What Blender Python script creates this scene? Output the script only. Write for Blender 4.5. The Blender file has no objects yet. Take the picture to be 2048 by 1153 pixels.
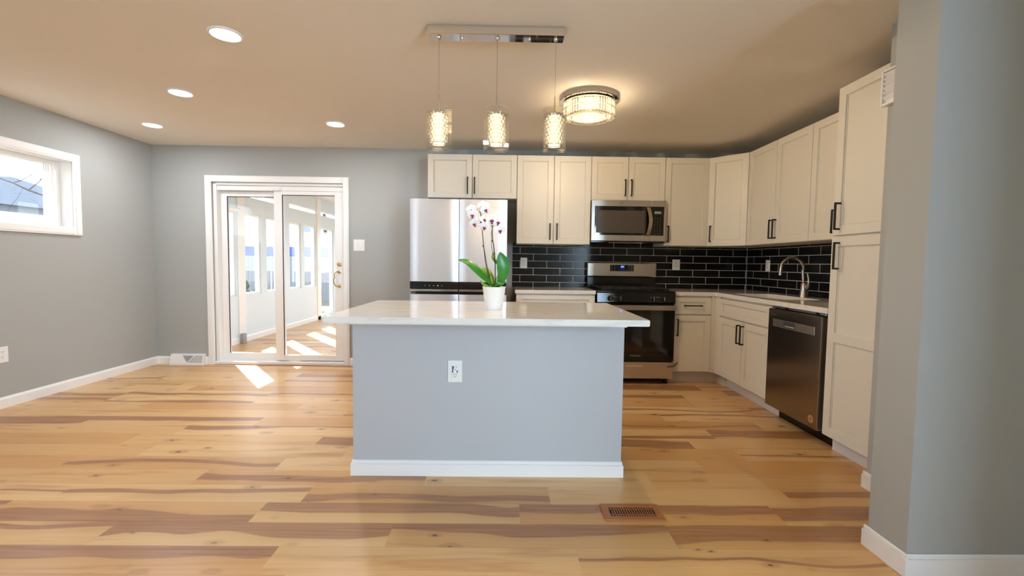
import bpy, bmesh, math, random
from mathutils import Matrix, Vector
S = bpy.context.scene
COL = S.collection
R = random.Random(11)
PI = math.pi

# ------------------------------------------------------------------ camera
F, YAW, PITCH, ROLL = 901.3, .0118, .0555, .0135
CAM = Vector((0, -5.0124, 1.1723))
cy, sy, cp, sp = math.cos(YAW), math.sin(YAW), math.cos(PITCH), math.sin(PITCH)
fw = Vector((sy*cp, cy*cp, -sp)); rt = Vector((cy, -sy, 0)); up = rt.cross(fw)
r2 = rt*math.cos(ROLL) + up*math.sin(ROLL); u2 = -rt*math.sin(ROLL) + up*math.cos(ROLL)
cam = bpy.data.cameras.new('camera'); cam.sensor_width = 36; cam.lens = F*36/2048; cam.clip_start = .05
co = bpy.data.objects.new('camera', cam); COL.objects.link(co)
co.matrix_world = Matrix(((r2.x, u2.x, -fw.x, CAM.x), (r2.y, u2.y, -fw.y, CAM.y), (r2.z, u2.z, -fw.z, CAM.z), (0, 0, 0, 1)))
S.camera = co

# ------------------------------------------------------------------ sky, sun, daylight, exposure
w = bpy.data.worlds.new('world'); S.world = w; w.use_nodes = True
bg = w.node_tree.nodes['Background']
sky = w.node_tree.nodes.new('ShaderNodeTexSky'); sky.sky_type = 'HOSEK_WILKIE'
sky.sun_direction = Vector((-.51, .617, .6)).normalized(); sky.turbidity = 4; sky.ground_albedo = .5
mixs = w.node_tree.nodes.new('ShaderNodeMix'); mixs.data_type = 'RGBA'
mixs.inputs['Factor'].default_value = .85
mixs.inputs['B'].default_value = (.82, .91, 1, 1)
w.node_tree.links.new(sky.outputs[0], mixs.inputs['A'])
w.node_tree.links.new(mixs.outputs['Result'], bg.inputs['Color'])
bg.inputs['Strength'].default_value = 4.2

def light(name, kind, loc, power, color, **kw):
    l = bpy.data.lights.new(name, kind); l.energy = power; l.color = color
    rot = kw.pop('rot', (0, 0, 0))
    for k, v in kw.items(): setattr(l, k, v)
    o = bpy.data.objects.new(name, l); COL.objects.link(o); o.location = loc; o.rotation_euler = rot
    return o
sd = Vector((1.57, -1.90, -1.83)).normalized()
sun = light('sun', 'SUN', (-6, 6, 8), 14.0, (1, .99, .97), angle=.009)
sun.rotation_euler = sd.to_track_quat('-Z', 'Y').to_euler()
DAY = (.54, .77, 1)
# cool area lamp at an added, unseen left window behind the camera
light('window_daylight', 'AREA', (-4.08, -6.3, 1.45), 55, DAY, shape='RECTANGLE', size=1.32, size_y=1.75, rot=(0, -PI/2, 0))
# and one at an added, unseen rear window, sited to light the island front
light('window_daylight', 'AREA', (2.9, -7.74, 1.4), 265, DAY, shape='RECTANGLE', size=1.26, size_y=1.5, rot=(PI/2, 0, 0))
S.view_settings.view_transform = 'Standard'; S.view_settings.look = 'None'
S.view_settings.exposure = .32; S.view_settings.gamma = 1; S.view_settings.use_curve_mapping = False
S.cycles.use_denoising = True
S.cycles.caustics_reflective = False; S.cycles.caustics_refractive = False
S.cycles.sample_clamp_indirect = 8
S.cycles.max_bounces = 14; S.cycles.diffuse_bounces = 5; S.cycles.transparent_max_bounces = 24; S.cycles.transmission_bounces = 12

# ------------------------------------------------------------------ materials
def lin(h):
    h = h.lstrip('#'); c = [int(h[i:i+2], 16)/255 for i in (0, 2, 4)]
    return tuple((x/12.92 if x <= .04045 else ((x+.055)/1.055)**2.4) for x in c) + (1,)
def nn(nt, t, **kw):
    n = nt.nodes.new(t)
    for k, v in kw.items():
        if k in n.inputs: n.inputs[k].default_value = v
        else: setattr(n, k, v)
    return n
def mat(name, color, rough=.5, metal=0, var=.03, nscale=6., bump=0, bscale=200., stretch=None, spec=.5, coat=0, emit=None, estr=0, sss=0):
    m = bpy.data.materials.new(name); m.use_nodes = True; nt = m.node_tree; b = nt.nodes['Principled BSDF']
    c = lin(color) if isinstance(color, str) else tuple(color)+(1,)
    b.inputs['Roughness'].default_value = rough; b.inputs['Metallic'].default_value = metal
    b.inputs['Specular IOR Level'].default_value = spec; b.inputs['Coat Weight'].default_value = coat
    tc = nn(nt, 'ShaderNodeTexCoord'); mp = nn(nt, 'ShaderNodeMapping')
    if stretch: mp.inputs['Scale'].default_value = stretch
    nt.links.new(tc.outputs['Object'], mp.inputs['Vector'])
    no = nn(nt, 'ShaderNodeTexNoise', Scale=nscale, Detail=3.)
    nt.links.new(mp.outputs[0], no.inputs['Vector'])
    mx = nn(nt, 'ShaderNodeMix', data_type='RGBA')
    mx.inputs['A'].default_value = tuple(x*(1-var) for x in c[:3])+(1,)
    mx.inputs['B'].default_value = tuple(min(1, x*(1+var)) for x in c[:3])+(1,)
    nt.links.new(no.outputs[0], mx.inputs['Factor']); nt.links.new(mx.outputs['Result'], b.inputs['Base Color'])
    if bump:
        n2 = nn(nt, 'ShaderNodeTexNoise', Scale=bscale, Detail=2.); nt.links.new(mp.outputs[0], n2.inputs['Vector'])
        bp = nn(nt, 'ShaderNodeBump', Strength=bump, Distance=.002)
        nt.links.new(n2.outputs[0], bp.inputs['Height']); nt.links.new(bp.outputs[0], b.inputs['Normal'])
    if emit:
        b.inputs['Emission Color'].default_value = lin(emit); b.inputs['Emission Strength'].default_value = estr
    if sss: b.inputs['Subsurface Weight'].default_value = sss; b.inputs['Subsurface Radius'].default_value = (.004, .003, .002)
    return m
def thin_glass(name, tint=(1, 1, 1), refl=.9, ior=1.45):
    m = bpy.data.materials.new(name); m.use_nodes = True; nt = m.node_tree; nt.nodes.remove(nt.nodes['Principled BSDF'])
    out = nt.nodes['Material Output']; t = nn(nt, 'ShaderNodeBsdfTransparent'); t.inputs[0].default_value = tint+(1,)
    g = nn(nt, 'ShaderNodeBsdfGlossy', Roughness=.01); g.inputs[0].default_value = (refl, refl, refl, 1)
    lw = nn(nt, 'ShaderNodeLayerWeight', Blend=.5); pw = nn(nt, 'ShaderNodeMath', operation='POWER'); pw.inputs[1].default_value = 5
    f0 = ((ior-1)/(ior+1))**2; fr = nn(nt, 'ShaderNodeMath', operation='MULTIPLY_ADD'); fr.inputs[1].default_value = 1-f0; fr.inputs[2].default_value = f0
    nt.links.new(lw.outputs['Facing'], pw.inputs[0]); nt.links.new(pw.outputs[0], fr.inputs[0]); mx = nn(nt, 'ShaderNodeMixShader')
    nt.links.new(fr.outputs[0], mx.inputs[0]); nt.links.new(t.outputs[0], mx.inputs[1]); nt.links.new(g.outputs[0], mx.inputs[2])
    nt.links.new(mx.outputs[0], out.inputs[0]); return m
def real_glass(name, ior=1.5, color=(1, 1, 1), rough=0):
    m = bpy.data.materials.new(name); m.use_nodes = True; b = m.node_tree.nodes['Principled BSDF']
    b.inputs['Base Color'].default_value = color+(1,); b.inputs['Transmission Weight'].default_value = 1
    b.inputs['Roughness'].default_value = rough; b.inputs['IOR'].default_value = ior; return m

M = {}
M['wall'] = mat('wall_paint', '#A9ABA8', .75, var=.012, nscale=1.5, bump=.05, bscale=350)
M['ceil'] = mat('ceiling_paint', '#EBE5DB', .9, var=.01, nscale=1, bump=.05, bscale=300)
M['sun_paint'] = mat('sunroom_paint', '#DCE7EF', .5, var=.01)
M['trim'] = mat('white_trim_paint', '#EFEEEC', .35, var=.01)
M['cab'] = mat('cabinet_paint', '#DDD8CC', .38, var=.012, nscale=4)
M['toe'] = mat('toe_kick_paint', '#DAD8D6', .5, var=.012)
M['dark'] = mat('cabinet_gap', '#3A352E', .8)
M['black'] = mat('black_metal', '#16120F', .4, metal=.3)
M['steel'] = mat('brushed_steel', (.60, .575, .545), .27, metal=1, var=.05, nscale=1, stretch=(2, 2, 400))
M['steelx'] = mat('brushed_steel_across', (.60, .565, .52), .27, metal=1, var=.05, nscale=1, stretch=(2, 2, 300))
M['fridge'] = mat('fridge_steel', (.68, .66, .66), .38, metal=1, var=.03, nscale=1, stretch=(300, 300, 2))
M['dsteel'] = mat('dark_steel', (.32, .28, .25), .22, metal=1, var=.05, nscale=1, stretch=(2, 300, 2))
M['chrome'] = mat('chrome', (.82, .81, .80), .05, metal=1)
M['nickel'] = mat('satin_nickel', (.55, .49, .42), .24, metal=1)
M['brass'] = mat('brass', (.75, .52, .18), .2, metal=1)
M['bglass'] = mat('black_glass', '#0B0908', .06, spec=.6)
M['benamel'] = mat('black_enamel', '#0E0C0B', .16, var=.2)
M['iron'] = mat('cast_iron', '#1B1917', .6, bump=.3)
M['quartz'] = None
M['plastic'] = mat('white_plastic', '#ECEBE8', .35)
M['slot'] = mat('slot_dark', '#1D1C20', .6)
M['blue'] = mat('blue_film', '#2F5FB0', .4)
M['glass'] = thin_glass('window_glass')
M['shade'] = thin_glass('clear_shade_glass', (.985, .975, .96), 1.0, 1.65)
M['crystal'] = real_glass('crystal', 1.55, (1, .985, .955))
M['ledwarm'] = mat('warm_led', '#FFE2B0', .5, emit='#FFE0AA', estr=1.9)
M['core'] = mat('warm_bulb', '#FFE8C0', .5, emit='#FFE4B8', estr=1.7)
M['ledcool'] = mat('led_lens', '#FFFFFF', .5, emit='#F4F4FF', estr=9)
M['ledblue'] = mat('clock_digits', '#8FB4FF', .5, emit='#7FA8FF', estr=2.5)
M['ledbg'] = mat('clock_window', '#061C80', .3, emit='#0820A0', estr=.6)
M['grey'] = mat('grey_print', '#8C8A86', .5)
M['gold'] = mat('gold_badge', (.70, .55, .30), .3, metal=1)
M['copper'] = mat('copper_sticker', '#C08A5C', .5)
M['pot'] = mat('white_ceramic', '#EDEAE6', .35)
M['bark'] = mat('bark_chips', '#4A3325', .9, var=.4, nscale=60, bump=1)
M['leaf'] = None
M['stem'] = mat('orchid_stem', '#4E4022', .6, var=.2)
M['petal'] = mat('orchid_petal', '#FDFAF8', .55, var=.02, sss=.15)
M['lip'] = mat('orchid_lip', '#8E1248', .5, var=.25, nscale=80)
M['lipc'] = mat('orchid_lip_pale', '#E7B9CC', .5)
M['yellow'] = mat('orchid_heart', '#D9C26A', .5)
M['regwood'] = mat('register_wood', '#A9683A', .4, var=.12, nscale=3, stretch=(2, 30, 30))
M['seal'] = mat('rubber_seal', '#20202C', .6)
M['brick'] = mat('neighbour_siding', '#8A929C', .8, var=.1)
M['roofm'] = mat('neighbour_roof', '#7D8796', .9, var=.2, nscale=30)
M['fence'] = mat('weathered_fence', '#8D939B', .8)
M['tent'] = mat('blue_canopy', '#2F47A8', .7)
M['treebark'] = mat('tree_bark', '#4A4344', .9, var=.3, nscale=20)
M['bush'] = mat('hedge_green', '#39543F', .9, var=.3, nscale=12)
M['ground'] = mat('yard_ground', '#77736A', .95, var=.2, nscale=2)
M['pole'] = mat('weathered_pole', '#5C5C62', .9)
M['grate'] = mat('grille_grey', '#9A9C9F', .5)
M['tapem'] = mat('grey_tape', '#6D5C4A', .6)

def quartz():
    m = bpy.data.materials.new('white_quartz'); m.use_nodes = True; nt = m.node_tree; b = nt.nodes['Principled BSDF']
    b.inputs['Roughness'].default_value = .07; b.inputs['Specular IOR Level'].default_value = .55
    tc = nn(nt, 'ShaderNodeTexCoord'); mp = nn(nt, 'ShaderNodeMapping'); mp.inputs['Scale'].default_value = (.7, 2.4, 2)
    nt.links.new(tc.outputs['Object'], mp.inputs['Vector'])
    n = nn(nt, 'ShaderNodeTexNoise', Scale=2.2, Detail=7., Distortion=1.2); nt.links.new(mp.outputs[0], n.inputs['Vector'])
    cr = nn(nt, 'ShaderNodeValToRGB'); e = cr.color_ramp.elements
    e[0].position = .36; e[0].color = lin('#E4E0DA'); e[1].position = .62; e[1].color = lin('#E2DED8')
    k = cr.color_ramp.elements.new(.5); k.color = lin('#DAD6D0'); k = cr.color_ramp.elements.new(.46); k.color = lin('#E4E0DA'); k = cr.color_ramp.elements.new(.54); k.color = lin('#E6E2DB')
    nt.links.new(n.outputs[0], cr.inputs[0]); nt.links.new(cr.outputs[0], b.inputs['Base Color']); return m
M['quartz'] = quartz()
def leafmat():
    m = mat('orchid_leaf', '#2E7A1E', .35, var=.35, nscale=14, sss=.0); return m
M['leaf'] = leafmat()
M['leafy'] = mat('orchid_leaf_pale', '#7E9A34', .4, var=.25, nscale=20)

def tilemat():
    m = bpy.data.materials.new('black_subway_tile'); m.use_nodes = True; nt = m.node_tree; b = nt.nodes['Principled BSDF']
    uv = nn(nt, 'ShaderNodeUVMap'); uv.uv_map = 'UVMap'
    br = nn(nt, 'ShaderNodeTexBrick', Scale=1., **{'Mortar Size': .0024, 'Mortar Smooth': .1, 'Brick Width': .2965, 'Row Height': .0778})
    br.offset = .5; br.offset_frequency = 2
    br.inputs['Color1'].default_value = (.006, .0055, .006, 1); br.inputs['Color2'].default_value = (.010, .009, .010, 1)
    br.inputs['Mortar'].default_value = lin('#CFC9BE')
    nt.links.new(uv.outputs[0], br.inputs['Vector']); nt.links.new(br.outputs['Color'], b.inputs['Base Color'])
    mr = nn(nt, 'ShaderNodeMapRange'); mr.inputs['To Min'].default_value = .16; mr.inputs['To Max'].default_value = .8
    nt.links.new(br.outputs['Fac'], mr.inputs['Value']); nt.links.new(mr.outputs[0], b.inputs['Roughness'])
    bp = nn(nt, 'ShaderNodeBump', Strength=.6, Distance=.002, invert=True)
    nt.links.new(br.outputs['Fac'], bp.inputs['Height']); nt.links.new(bp.outputs[0], b.inputs['Normal'])
    b.inputs['Specular IOR Level'].default_value = .35
    return m
M['tile'] = tilemat()

def floormat():
    m = bpy.data.materials.new('hickory_planks'); m.use_nodes = True; nt = m.node_tree; L = nt.links.new; b = nt.nodes['Principled BSDF']
    def math_(op, a, b_=None, c=None, clamp=False):
        n = nn(nt, 'ShaderNodeMath', operation=op); n.use_clamp = clamp
        for i, x in enumerate((a, b_, c)):
            if x is None: continue
            if isinstance(x, (int, float)): n.inputs[i].default_value = x
            else: L(x, n.inputs[i])
        return n.outputs[0]
    def smooth(v, lo, hi):
        n = nn(nt, 'ShaderNodeMapRange', interpolation_type='SMOOTHSTEP')
        n.inputs['From Min'].default_value = lo; n.inputs['From Max'].default_value = hi; L(v, n.inputs['Value']); return n.outputs[0]
    def comb(x, y, z):
        n = nn(nt, 'ShaderNodeCombineXYZ')
        for i, v in enumerate((x, y, z)):
            if isinstance(v, (int, float)): n.inputs[i].default_value = v
            else: L(v, n.inputs[i])
        return n.outputs[0]
    def noise(vec, scale, det=2., dist=0.):
        n = nn(nt, 'ShaderNodeTexNoise', Scale=scale, Detail=det, Distortion=dist); L(vec, n.inputs['Vector']); return n.outputs[0]
    def mix(f, a, c):
        n = nn(nt, 'ShaderNodeMix', data_type='RGBA')
        if isinstance(f, (int, float)): n.inputs['Factor'].default_value = f
        else: L(f, n.inputs['Factor'])
        for nm, x in (('A', a), ('B', c)):
            if isinstance(x, tuple): n.inputs[nm].default_value = x
            else: L(x, n.inputs[nm])
        return n.outputs['Result']
    a1 = nn(nt, 'ShaderNodeAttribute', attribute_name='pl'); s1 = nn(nt, 'ShaderNodeSeparateXYZ'); L(a1.outputs['Vector'], s1.inputs[0])
    a2 = nn(nt, 'ShaderNodeAttribute', attribute_name='ph'); s2 = nn(nt, 'ShaderNodeSeparateXYZ'); L(a2.outputs['Vector'], s2.inputs[0])
    u, v, sd_ = s1.outputs[0], s1.outputs[1], s1.outputs[2]; cen, hw, tone = s2.outputs[0], s2.outputs[1], s2.outputs[2]
    so = math_('MULTIPLY', sd_, 53.7)
    n1 = noise(comb(math_('ADD', math_('MULTIPLY', u, 1.15), so), math_('MULTIPLY', v, .25), so), 1., 2., .2)
    d = math_('SUBTRACT', math_('ABSOLUTE', math_('ADD', math_('SUBTRACT', v, cen), math_('MULTIPLY', math_('SUBTRACT', n1, .5), 1.25))), hw)
    heart = smooth(math_('MULTIPLY', d, -1), -.02, .035)
    soft = smooth(math_('MULTIPLY', d, -1), -.35, .1)
    gr = noise(comb(math_('ADD', math_('MULTIPLY', u, 1.6), so), math_('MULTIPLY', v, 9.), so), 1.6, 5., .6)
    gr2 = noise(comb(math_('ADD', math_('MULTIPLY', u, .9), so), math_('MULTIPLY', v, 1.6), so), 1.4, 3., .8)
    light_ = mix(tone, lin('#E3BD86'), lin('#CE9A5B'))
    light_ = mix(smooth(gr2, .5, .8), light_, lin('#C08D57'))
    light_ = mix(math_('MULTIPLY', smooth(gr, .5, .85), .35), light_, lin('#A97845'))
    light_ = mix(math_('MULTIPLY', soft, .25), light_, lin('#AF7A48'))
    dark_ = mix(smooth(gr, .3, .75), lin('#AE7C51'), lin('#925F3A'))
    col = mix(math_('MULTIPLY', heart, .92), light_, dark_)
    vo = nn(nt, 'ShaderNodeTexVoronoi', Scale=1.); vo.inputs['Randomness'].default_value = 1.
    L(comb(math_('ADD', math_('MULTIPLY', u, 4.4), math_('MULTIPLY', so, 3.1)), math_('ADD', math_('MULTIPLY', v, 1.45), so), 0.), vo.inputs['Vector'])
    sc = nn(nt, 'ShaderNodeSeparateColor'); L(vo.outputs['Color'], sc.inputs[0])
    gate = smooth(sc.outputs[0], .25, .27)
    size = math_('MULTIPLY_ADD', sc.outputs[1], .075, .03)
    kn = math_('MULTIPLY', smooth(math_('SUBTRACT', size, vo.outputs['Distance']), -.012, .035), gate)
    halo = math_('MULTIPLY', smooth(math_('SUBTRACT', math_('MULTIPLY', size, 3.2), vo.outputs['Distance']), 0., .12), gate)
    col = mix(math_('MULTIPLY', halo, .35), col, lin('#9A693F'))
    col = mix(math_('MULTIPLY', kn, .85), col, lin('#43301F'))
    seam = smooth(math_('ABSOLUTE', math_('SUBTRACT', v, .5)), .488, .499)
    col = mix(math_('MULTIPLY', seam, .35), col, lin('#7A5636'))
    L(col, b.inputs['Base Color'])
    mr = nn(nt, 'ShaderNodeMapRange'); mr.inputs['To Min'].default_value = .25; mr.inputs['To Max'].default_value = .36
    L(gr, mr.inputs['Value']); L(mr.outputs[0], b.inputs['Roughness']); b.inputs['Specular IOR Level'].default_value = .62
    bp = nn(nt, 'ShaderNodeBump', Strength=.08, Distance=.002); L(gr, bp.inputs['Height']); L(bp.outputs[0], b.inputs['Normal'])
    return m
M['floor'] = floormat()

# ------------------------------------------------------------------ mesh helpers
ORG = {}
def frame(o, u, v, w_):
    u, v, w_ = Vector(u), Vector(v), Vector(w_)
    return Matrix(((u.x, v.x, w_.x, o[0]), (u.y, v.y, w_.y, o[1]), (u.z, v.z, w_.z, o[2]), (0, 0, 0, 1)))
def back(x, y, z=0): return frame((x, y, z), (1, 0, 0), (0, 0, 1), (0, -1, 0))     # faces the camera
def right(x, y, z=0): return frame((x, y, z), (0, -1, 0), (0, 0, 1), (-1, 0, 0))   # faces left
def left(x, y, z=0): return frame((x, y, z), (0, 1, 0), (0, 0, 1), (1, 0, 0))      # faces right
class MB:
    def __init__(s, T=None): s.bm = bmesh.new(); s.T = T or Matrix.Identity(4)
    def add(s, vs, fs, m=0, smooth=False):
        V = [s.bm.verts.new(s.T @ Vector(v)) for v in vs]; out = []
        for f in fs:
            try: q = s.bm.faces.new([V[i] for i in f])
            except ValueError: continue
            q.material_index = m; q.smooth = smooth; out.append(q)
        return V, out
    def box(s, a, b, bev=0, m=0, seg=1):
        x0, x1 = sorted((a[0], b[0])); y0, y1 = sorted((a[1], b[1])); z0, z1 = sorted((a[2], b[2]))
        vs = [(x0, y0, z0), (x1, y0, z0), (x1, y1, z0), (x0, y1, z0), (x0, y0, z1), (x1, y0, z1), (x1, y1, z1), (x0, y1, z1)]
        V, Fs = s.add(vs, [(3, 2, 1, 0), (4, 5, 6, 7), (0, 1, 5, 4), (1, 2, 6, 5), (2, 3, 7, 6), (3, 0, 4, 7)], m)
        if bev:
            es = list({e for f in Fs for e in f.edges})
            r = bmesh.ops.bevel(s.bm, geom=es, offset=bev, segments=seg, affect='EDGES', profile=.5)
            for f in r['faces']: f.material_index = m
        return s
    def quad(s, pts, m=0): s.add(pts, [tuple(range(len(pts)))], m); return s
    def prism(s, poly, w0, w1, m=0, smooth=False):      # polygon in local (u,v), pushed along w
        n = len(poly)
        s.add([(p[0], p[1], w0) for p in poly]+[(p[0], p[1], w1) for p in poly],
              [tuple(range(n))[::-1], tuple(range(n, 2*n))]+[(i, (i+1) % n, n+(i+1) % n, n+i) for i in range(n)], m, smooth)
        return s
    def tube(s, pts, r, n=10, m=0, cap=True):
        P = [Vector(p) for p in pts]; rs = r if isinstance(r, (list, tuple)) else [r]*len(P)
        vs = []; N = None
        for i, p in enumerate(P):
            t = (P[min(i+1, len(P)-1)]-P[max(i-1, 0)]).normalized()
            if N is None:
                N = t.orthogonal().normalized()
            else:
                N = (N-t*N.dot(t)); N = N.normalized() if N.length > 1e-6 else t.orthogonal().normalized()
            B = t.cross(N)
            vs += [p+(N*math.cos(2*PI*k/n)+B*math.sin(2*PI*k/n))*rs[i] for k in range(n)]
        fs = [(i*n+k, i*n+(k+1) % n, (i+1)*n+(k+1) % n, (i+1)*n+k) for i in range(len(P)-1) for k in range(n)]
        if cap: fs += [tuple(range(n))[::-1], tuple((len(P)-1)*n+k for k in range(n))]
        s.add(vs, fs, m, True); return s
    def lathe(s, prof, c=(0, 0, 0), n=32, m=0, ax='z', close=False):
        vs = []
        for r, h in prof:
            for k in range(n):
                a = 2*PI*k/n; p = (r*math.cos(a), r*math.sin(a), h)
                if ax == 'y': p = (p[0], p[2], p[1])
                if ax == 'x': p = (p[2], p[0], p[1])
                vs.append((p[0]+c[0], p[1]+c[1], p[2]+c[2]))
        L_ = len(prof)
        rg = range(L_) if close else range(L_-1)
        fs = [(i*n+k, i*n+(k+1) % n, ((i+1) % L_)*n+(k+1) % n, ((i+1) % L_)*n+k) for i in rg for k in range(n)]
        if not close: fs += [tuple(range(n))[::-1], tuple((L_-1)*n+k for k in range(n))]
        s.add(vs, fs, m, True); return s
    def ball(s, c, r, n=8, m=0, sq=(1, 1, 1)):
        k = max(4, n//2)
        prof = [(max(1e-4, math.sin(PI*i/k)), -math.cos(PI*i/k)) for i in range(k+1)]
        vs = []
        for rr, h in prof:
            for j in range(n):
                a = 2*PI*j/n; vs.append((c[0]+r*sq[0]*rr*math.cos(a), c[1]+r*sq[1]*rr*math.sin(a), c[2]+r*sq[2]*h))
        fs = [(i*n+j, i*n+(j+1) % n, (i+1)*n+(j+1) % n, (i+1)*n+j) for i in range(k) for j in range(n)]
        s.add(vs, fs, m, n > 8); return s
    def build(s, name, mats, parent=None, fix=True):
        if not isinstance(mats, (list, tuple)): mats = [mats]
        if fix: bmesh.ops.recalc_face_normals(s.bm, faces=s.bm.faces[:])
        o0 = ORG.get(parent.name, Vector()) if parent else Vector()
        if parent: bmesh.ops.translate(s.bm, verts=s.bm.verts[:], vec=-o0)
        me = bpy.data.meshes.new(name); s.bm.to_mesh(me); s.bm.free()
        for m_ in mats: me.materials.append(m_)
        if any(p.use_smooth for p in me.polygons): me.set_sharp_from_angle(angle=.7)
        o = bpy.data.objects.new(name, me); COL.objects.link(o)
        if parent: o.parent = parent; ORG[o.name] = o0
        return o
def tag(o, label, cat, group=None, kind=None):
    o['label'] = label; o['category'] = cat
    if group: o['group'] = group
    if kind: o['kind'] = kind
    return o
def thing(name, loc, label, cat, group=None):
    o = bpy.data.objects.new(name, None); COL.objects.link(o); o.location = loc; o.empty_display_size = .1
    ORG[o.name] = Vector(loc); return tag(o, label, cat, group)
def struct(o): o['kind'] = 'structure'; return o
def sthing(name, loc):
    o = bpy.data.objects.new(name, None); COL.objects.link(o); o.location = loc; ORG[o.name] = Vector(loc); return struct(o)
def text(body, name, T, size, m, parent, ext=.0006, align='CENTER'):
    c = bpy.data.curves.new(name, 'FONT'); c.body = body; c.size = size; c.extrude = ext; c.align_x = align; c.align_y = 'CENTER'
    t = bpy.data.objects.new(name, c); COL.objects.link(t)
    bpy.context.view_layer.update()
    me = bpy.data.meshes.new_from_object(t); bpy.data.objects.remove(t)
    me.transform(T); me.transform(Matrix.Translation(-ORG.get(parent.name, Vector()))); me.materials.clear(); me.materials.append(m)
    o = bpy.data.objects.new(name, me); COL.objects.link(o); o.parent = parent; ORG[o.name] = ORG.get(parent.name, Vector()); return o

# ------------------------------------------------------------------ room shell
H = 2.403; XL = -3.88; XR = 2.683; YR = -7.6; X0 = .092
ROWS_J = {-2: -.917, -1: -1.706, 0: -1.142, 1: -.988, 2: -.424, 3: -.073, 4: .245, 5: .006}
HEART = {(-1, -1.706): (.74, .40), (-1, -.49): (.86, .30), (0, -1.142): (.80, .27), (0, .066): (.72, .25), (1, -2.204): (.55, .12),
         (1, -.988): (.45, .17), (2, -1.64): (.48, .22), (2, .79): (.0, .0), (-2, -.917): (0, 0), (-2, .297): (.5, .06), (-1, .727): (.6, .42), (0, 1.285): (.5, .36), (0, -2.358): (.2, .3)}
def planks(name, x0, x1, y0, y1, seed):
    W_, Lk = .1685, 1.216; rr = random.Random(seed)
    bm = bmesh.new(); pls = []; phs = []
    k0 = math.floor((y0+3.05)/W_); k1 = math.ceil((y1+3.05)/W_)
    for k in range(k0, k1):
        ya, yb = -3.05+k*W_, -3.05+(k+1)*W_
        ca, cb = max(ya, y0), min(yb, y1)
        if cb-ca < .001: continue
        j = ROWS_J.get(k, rr.uniform(0, Lk)); j -= math.ceil((j-x0)/Lk)*Lk
        while j < x1:
            a, b_ = max(j, x0), min(j+Lk, x1)
            if b_-a > .001:
                seedv = rr.random(); q = rr.random(); c, h = -1., 0.
                if q < .22: c, h = (rr.choice((.04, .96)), rr.uniform(.2, .42))
                elif q < .42: c, h = rr.uniform(.25, .75), rr.uniform(.06, .2)
                elif q < .50: c, h = .5, rr.uniform(.35, .6)
                for (kk, jj), hv in HEART.items():
                    if kk == k and abs(jj-j) < .02 and seed == 3: c, h = hv if hv[1] else (-1, 0)
                vs = [bm.verts.new(p) for p in ((a, ca, 0), (b_, ca, 0), (b_, cb, 0), (a, cb, 0))]
                bm.faces.new(vs)
                tone = rr.random()
                for p in ((a, ca), (b_, ca), (b_, cb), (a, cb)):
                    pls += [p[0]-j, (p[1]-ya)/W_, seedv]; phs += [c, h, tone]
            j += Lk
    me = bpy.data.meshes.new(name); bm.to_mesh(me); bm.free()
    for nm, data in (('pl', pls), ('ph', phs)):
        at = me.attributes.new(nm, 'FLOAT_VECTOR', 'POINT'); at.data.foreach_set('vector', data)
    me.materials.append(M['floor']); o = bpy.data.objects.new(name, me); COL.objects.link(o); return struct(o)
planks('floor', XL, 3.5, YR, .02, 3)
planks('floor_sunroom', XL-.02, .7, .02, 5.7, 8)
b = MB(); b.box((XL-.16, YR-.15, -.2), (3.6, 5.8, -.003)); struct(b.build('floor_slab', M['ground']))
b = MB(); b.box((XL-.16, YR-.15, H), (3.6, .15, H+.15)); struct(b.build('ceiling', M['ceil']))

def holed(T, u0, u1, v0, v1, t, holes, m, name):
    """wall slab in local (u,v), thickness t behind the face, rectangular holes"""
    b = MB(T)
    us = sorted({u0, u1, *[h[0] for h in holes], *[h[1] for h in holes]}); vs = sorted({v0, v1, *[h[2] for h in holes], *[h[3] for h in holes]})
    idx = {}; vl = []; fs = []
    def vi(p):
        if p not in idx: idx[p] = len(vl); vl.append(p)
        return idx[p]
    solid = lambda i, j: 0 <= i < len(us)-1 and 0 <= j < len(vs)-1 and not any(h[0]-1e-6 <= us[i] and us[i+1] <= h[1]+1e-6 and h[2]-1e-6 <= vs[j] and vs[j+1] <= h[3]+1e-6 for h in holes)
    for i in range(len(us)-1):
        for j in range(len(vs)-1):
            if not solid(i, j): continue
            a, b_, c, d = us[i], us[i+1], vs[j], vs[j+1]
            fs.append([vi(p) for p in ((a, c, 0), (b_, c, 0), (b_, d, 0), (a, d, 0))]); fs.append([vi(p) for p in ((a, d, -t), (b_, d, -t), (b_, c, -t), (a, c, -t))])
            for (ok, p, q) in ((solid(i-1, j), (a, d), (a, c)), (solid(i+1, j), (b_, c), (b_, d)), (solid(i, j-1), (a, c), (b_, c)), (solid(i, j+1), (b_, d), (a, d))):
                if not ok: fs.append([vi(x) for x in ((*p, 0), (*p, -t), (*q, -t), (*q, 0))])
    b.add(vl, fs); return struct(b.build(name, m))
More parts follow.
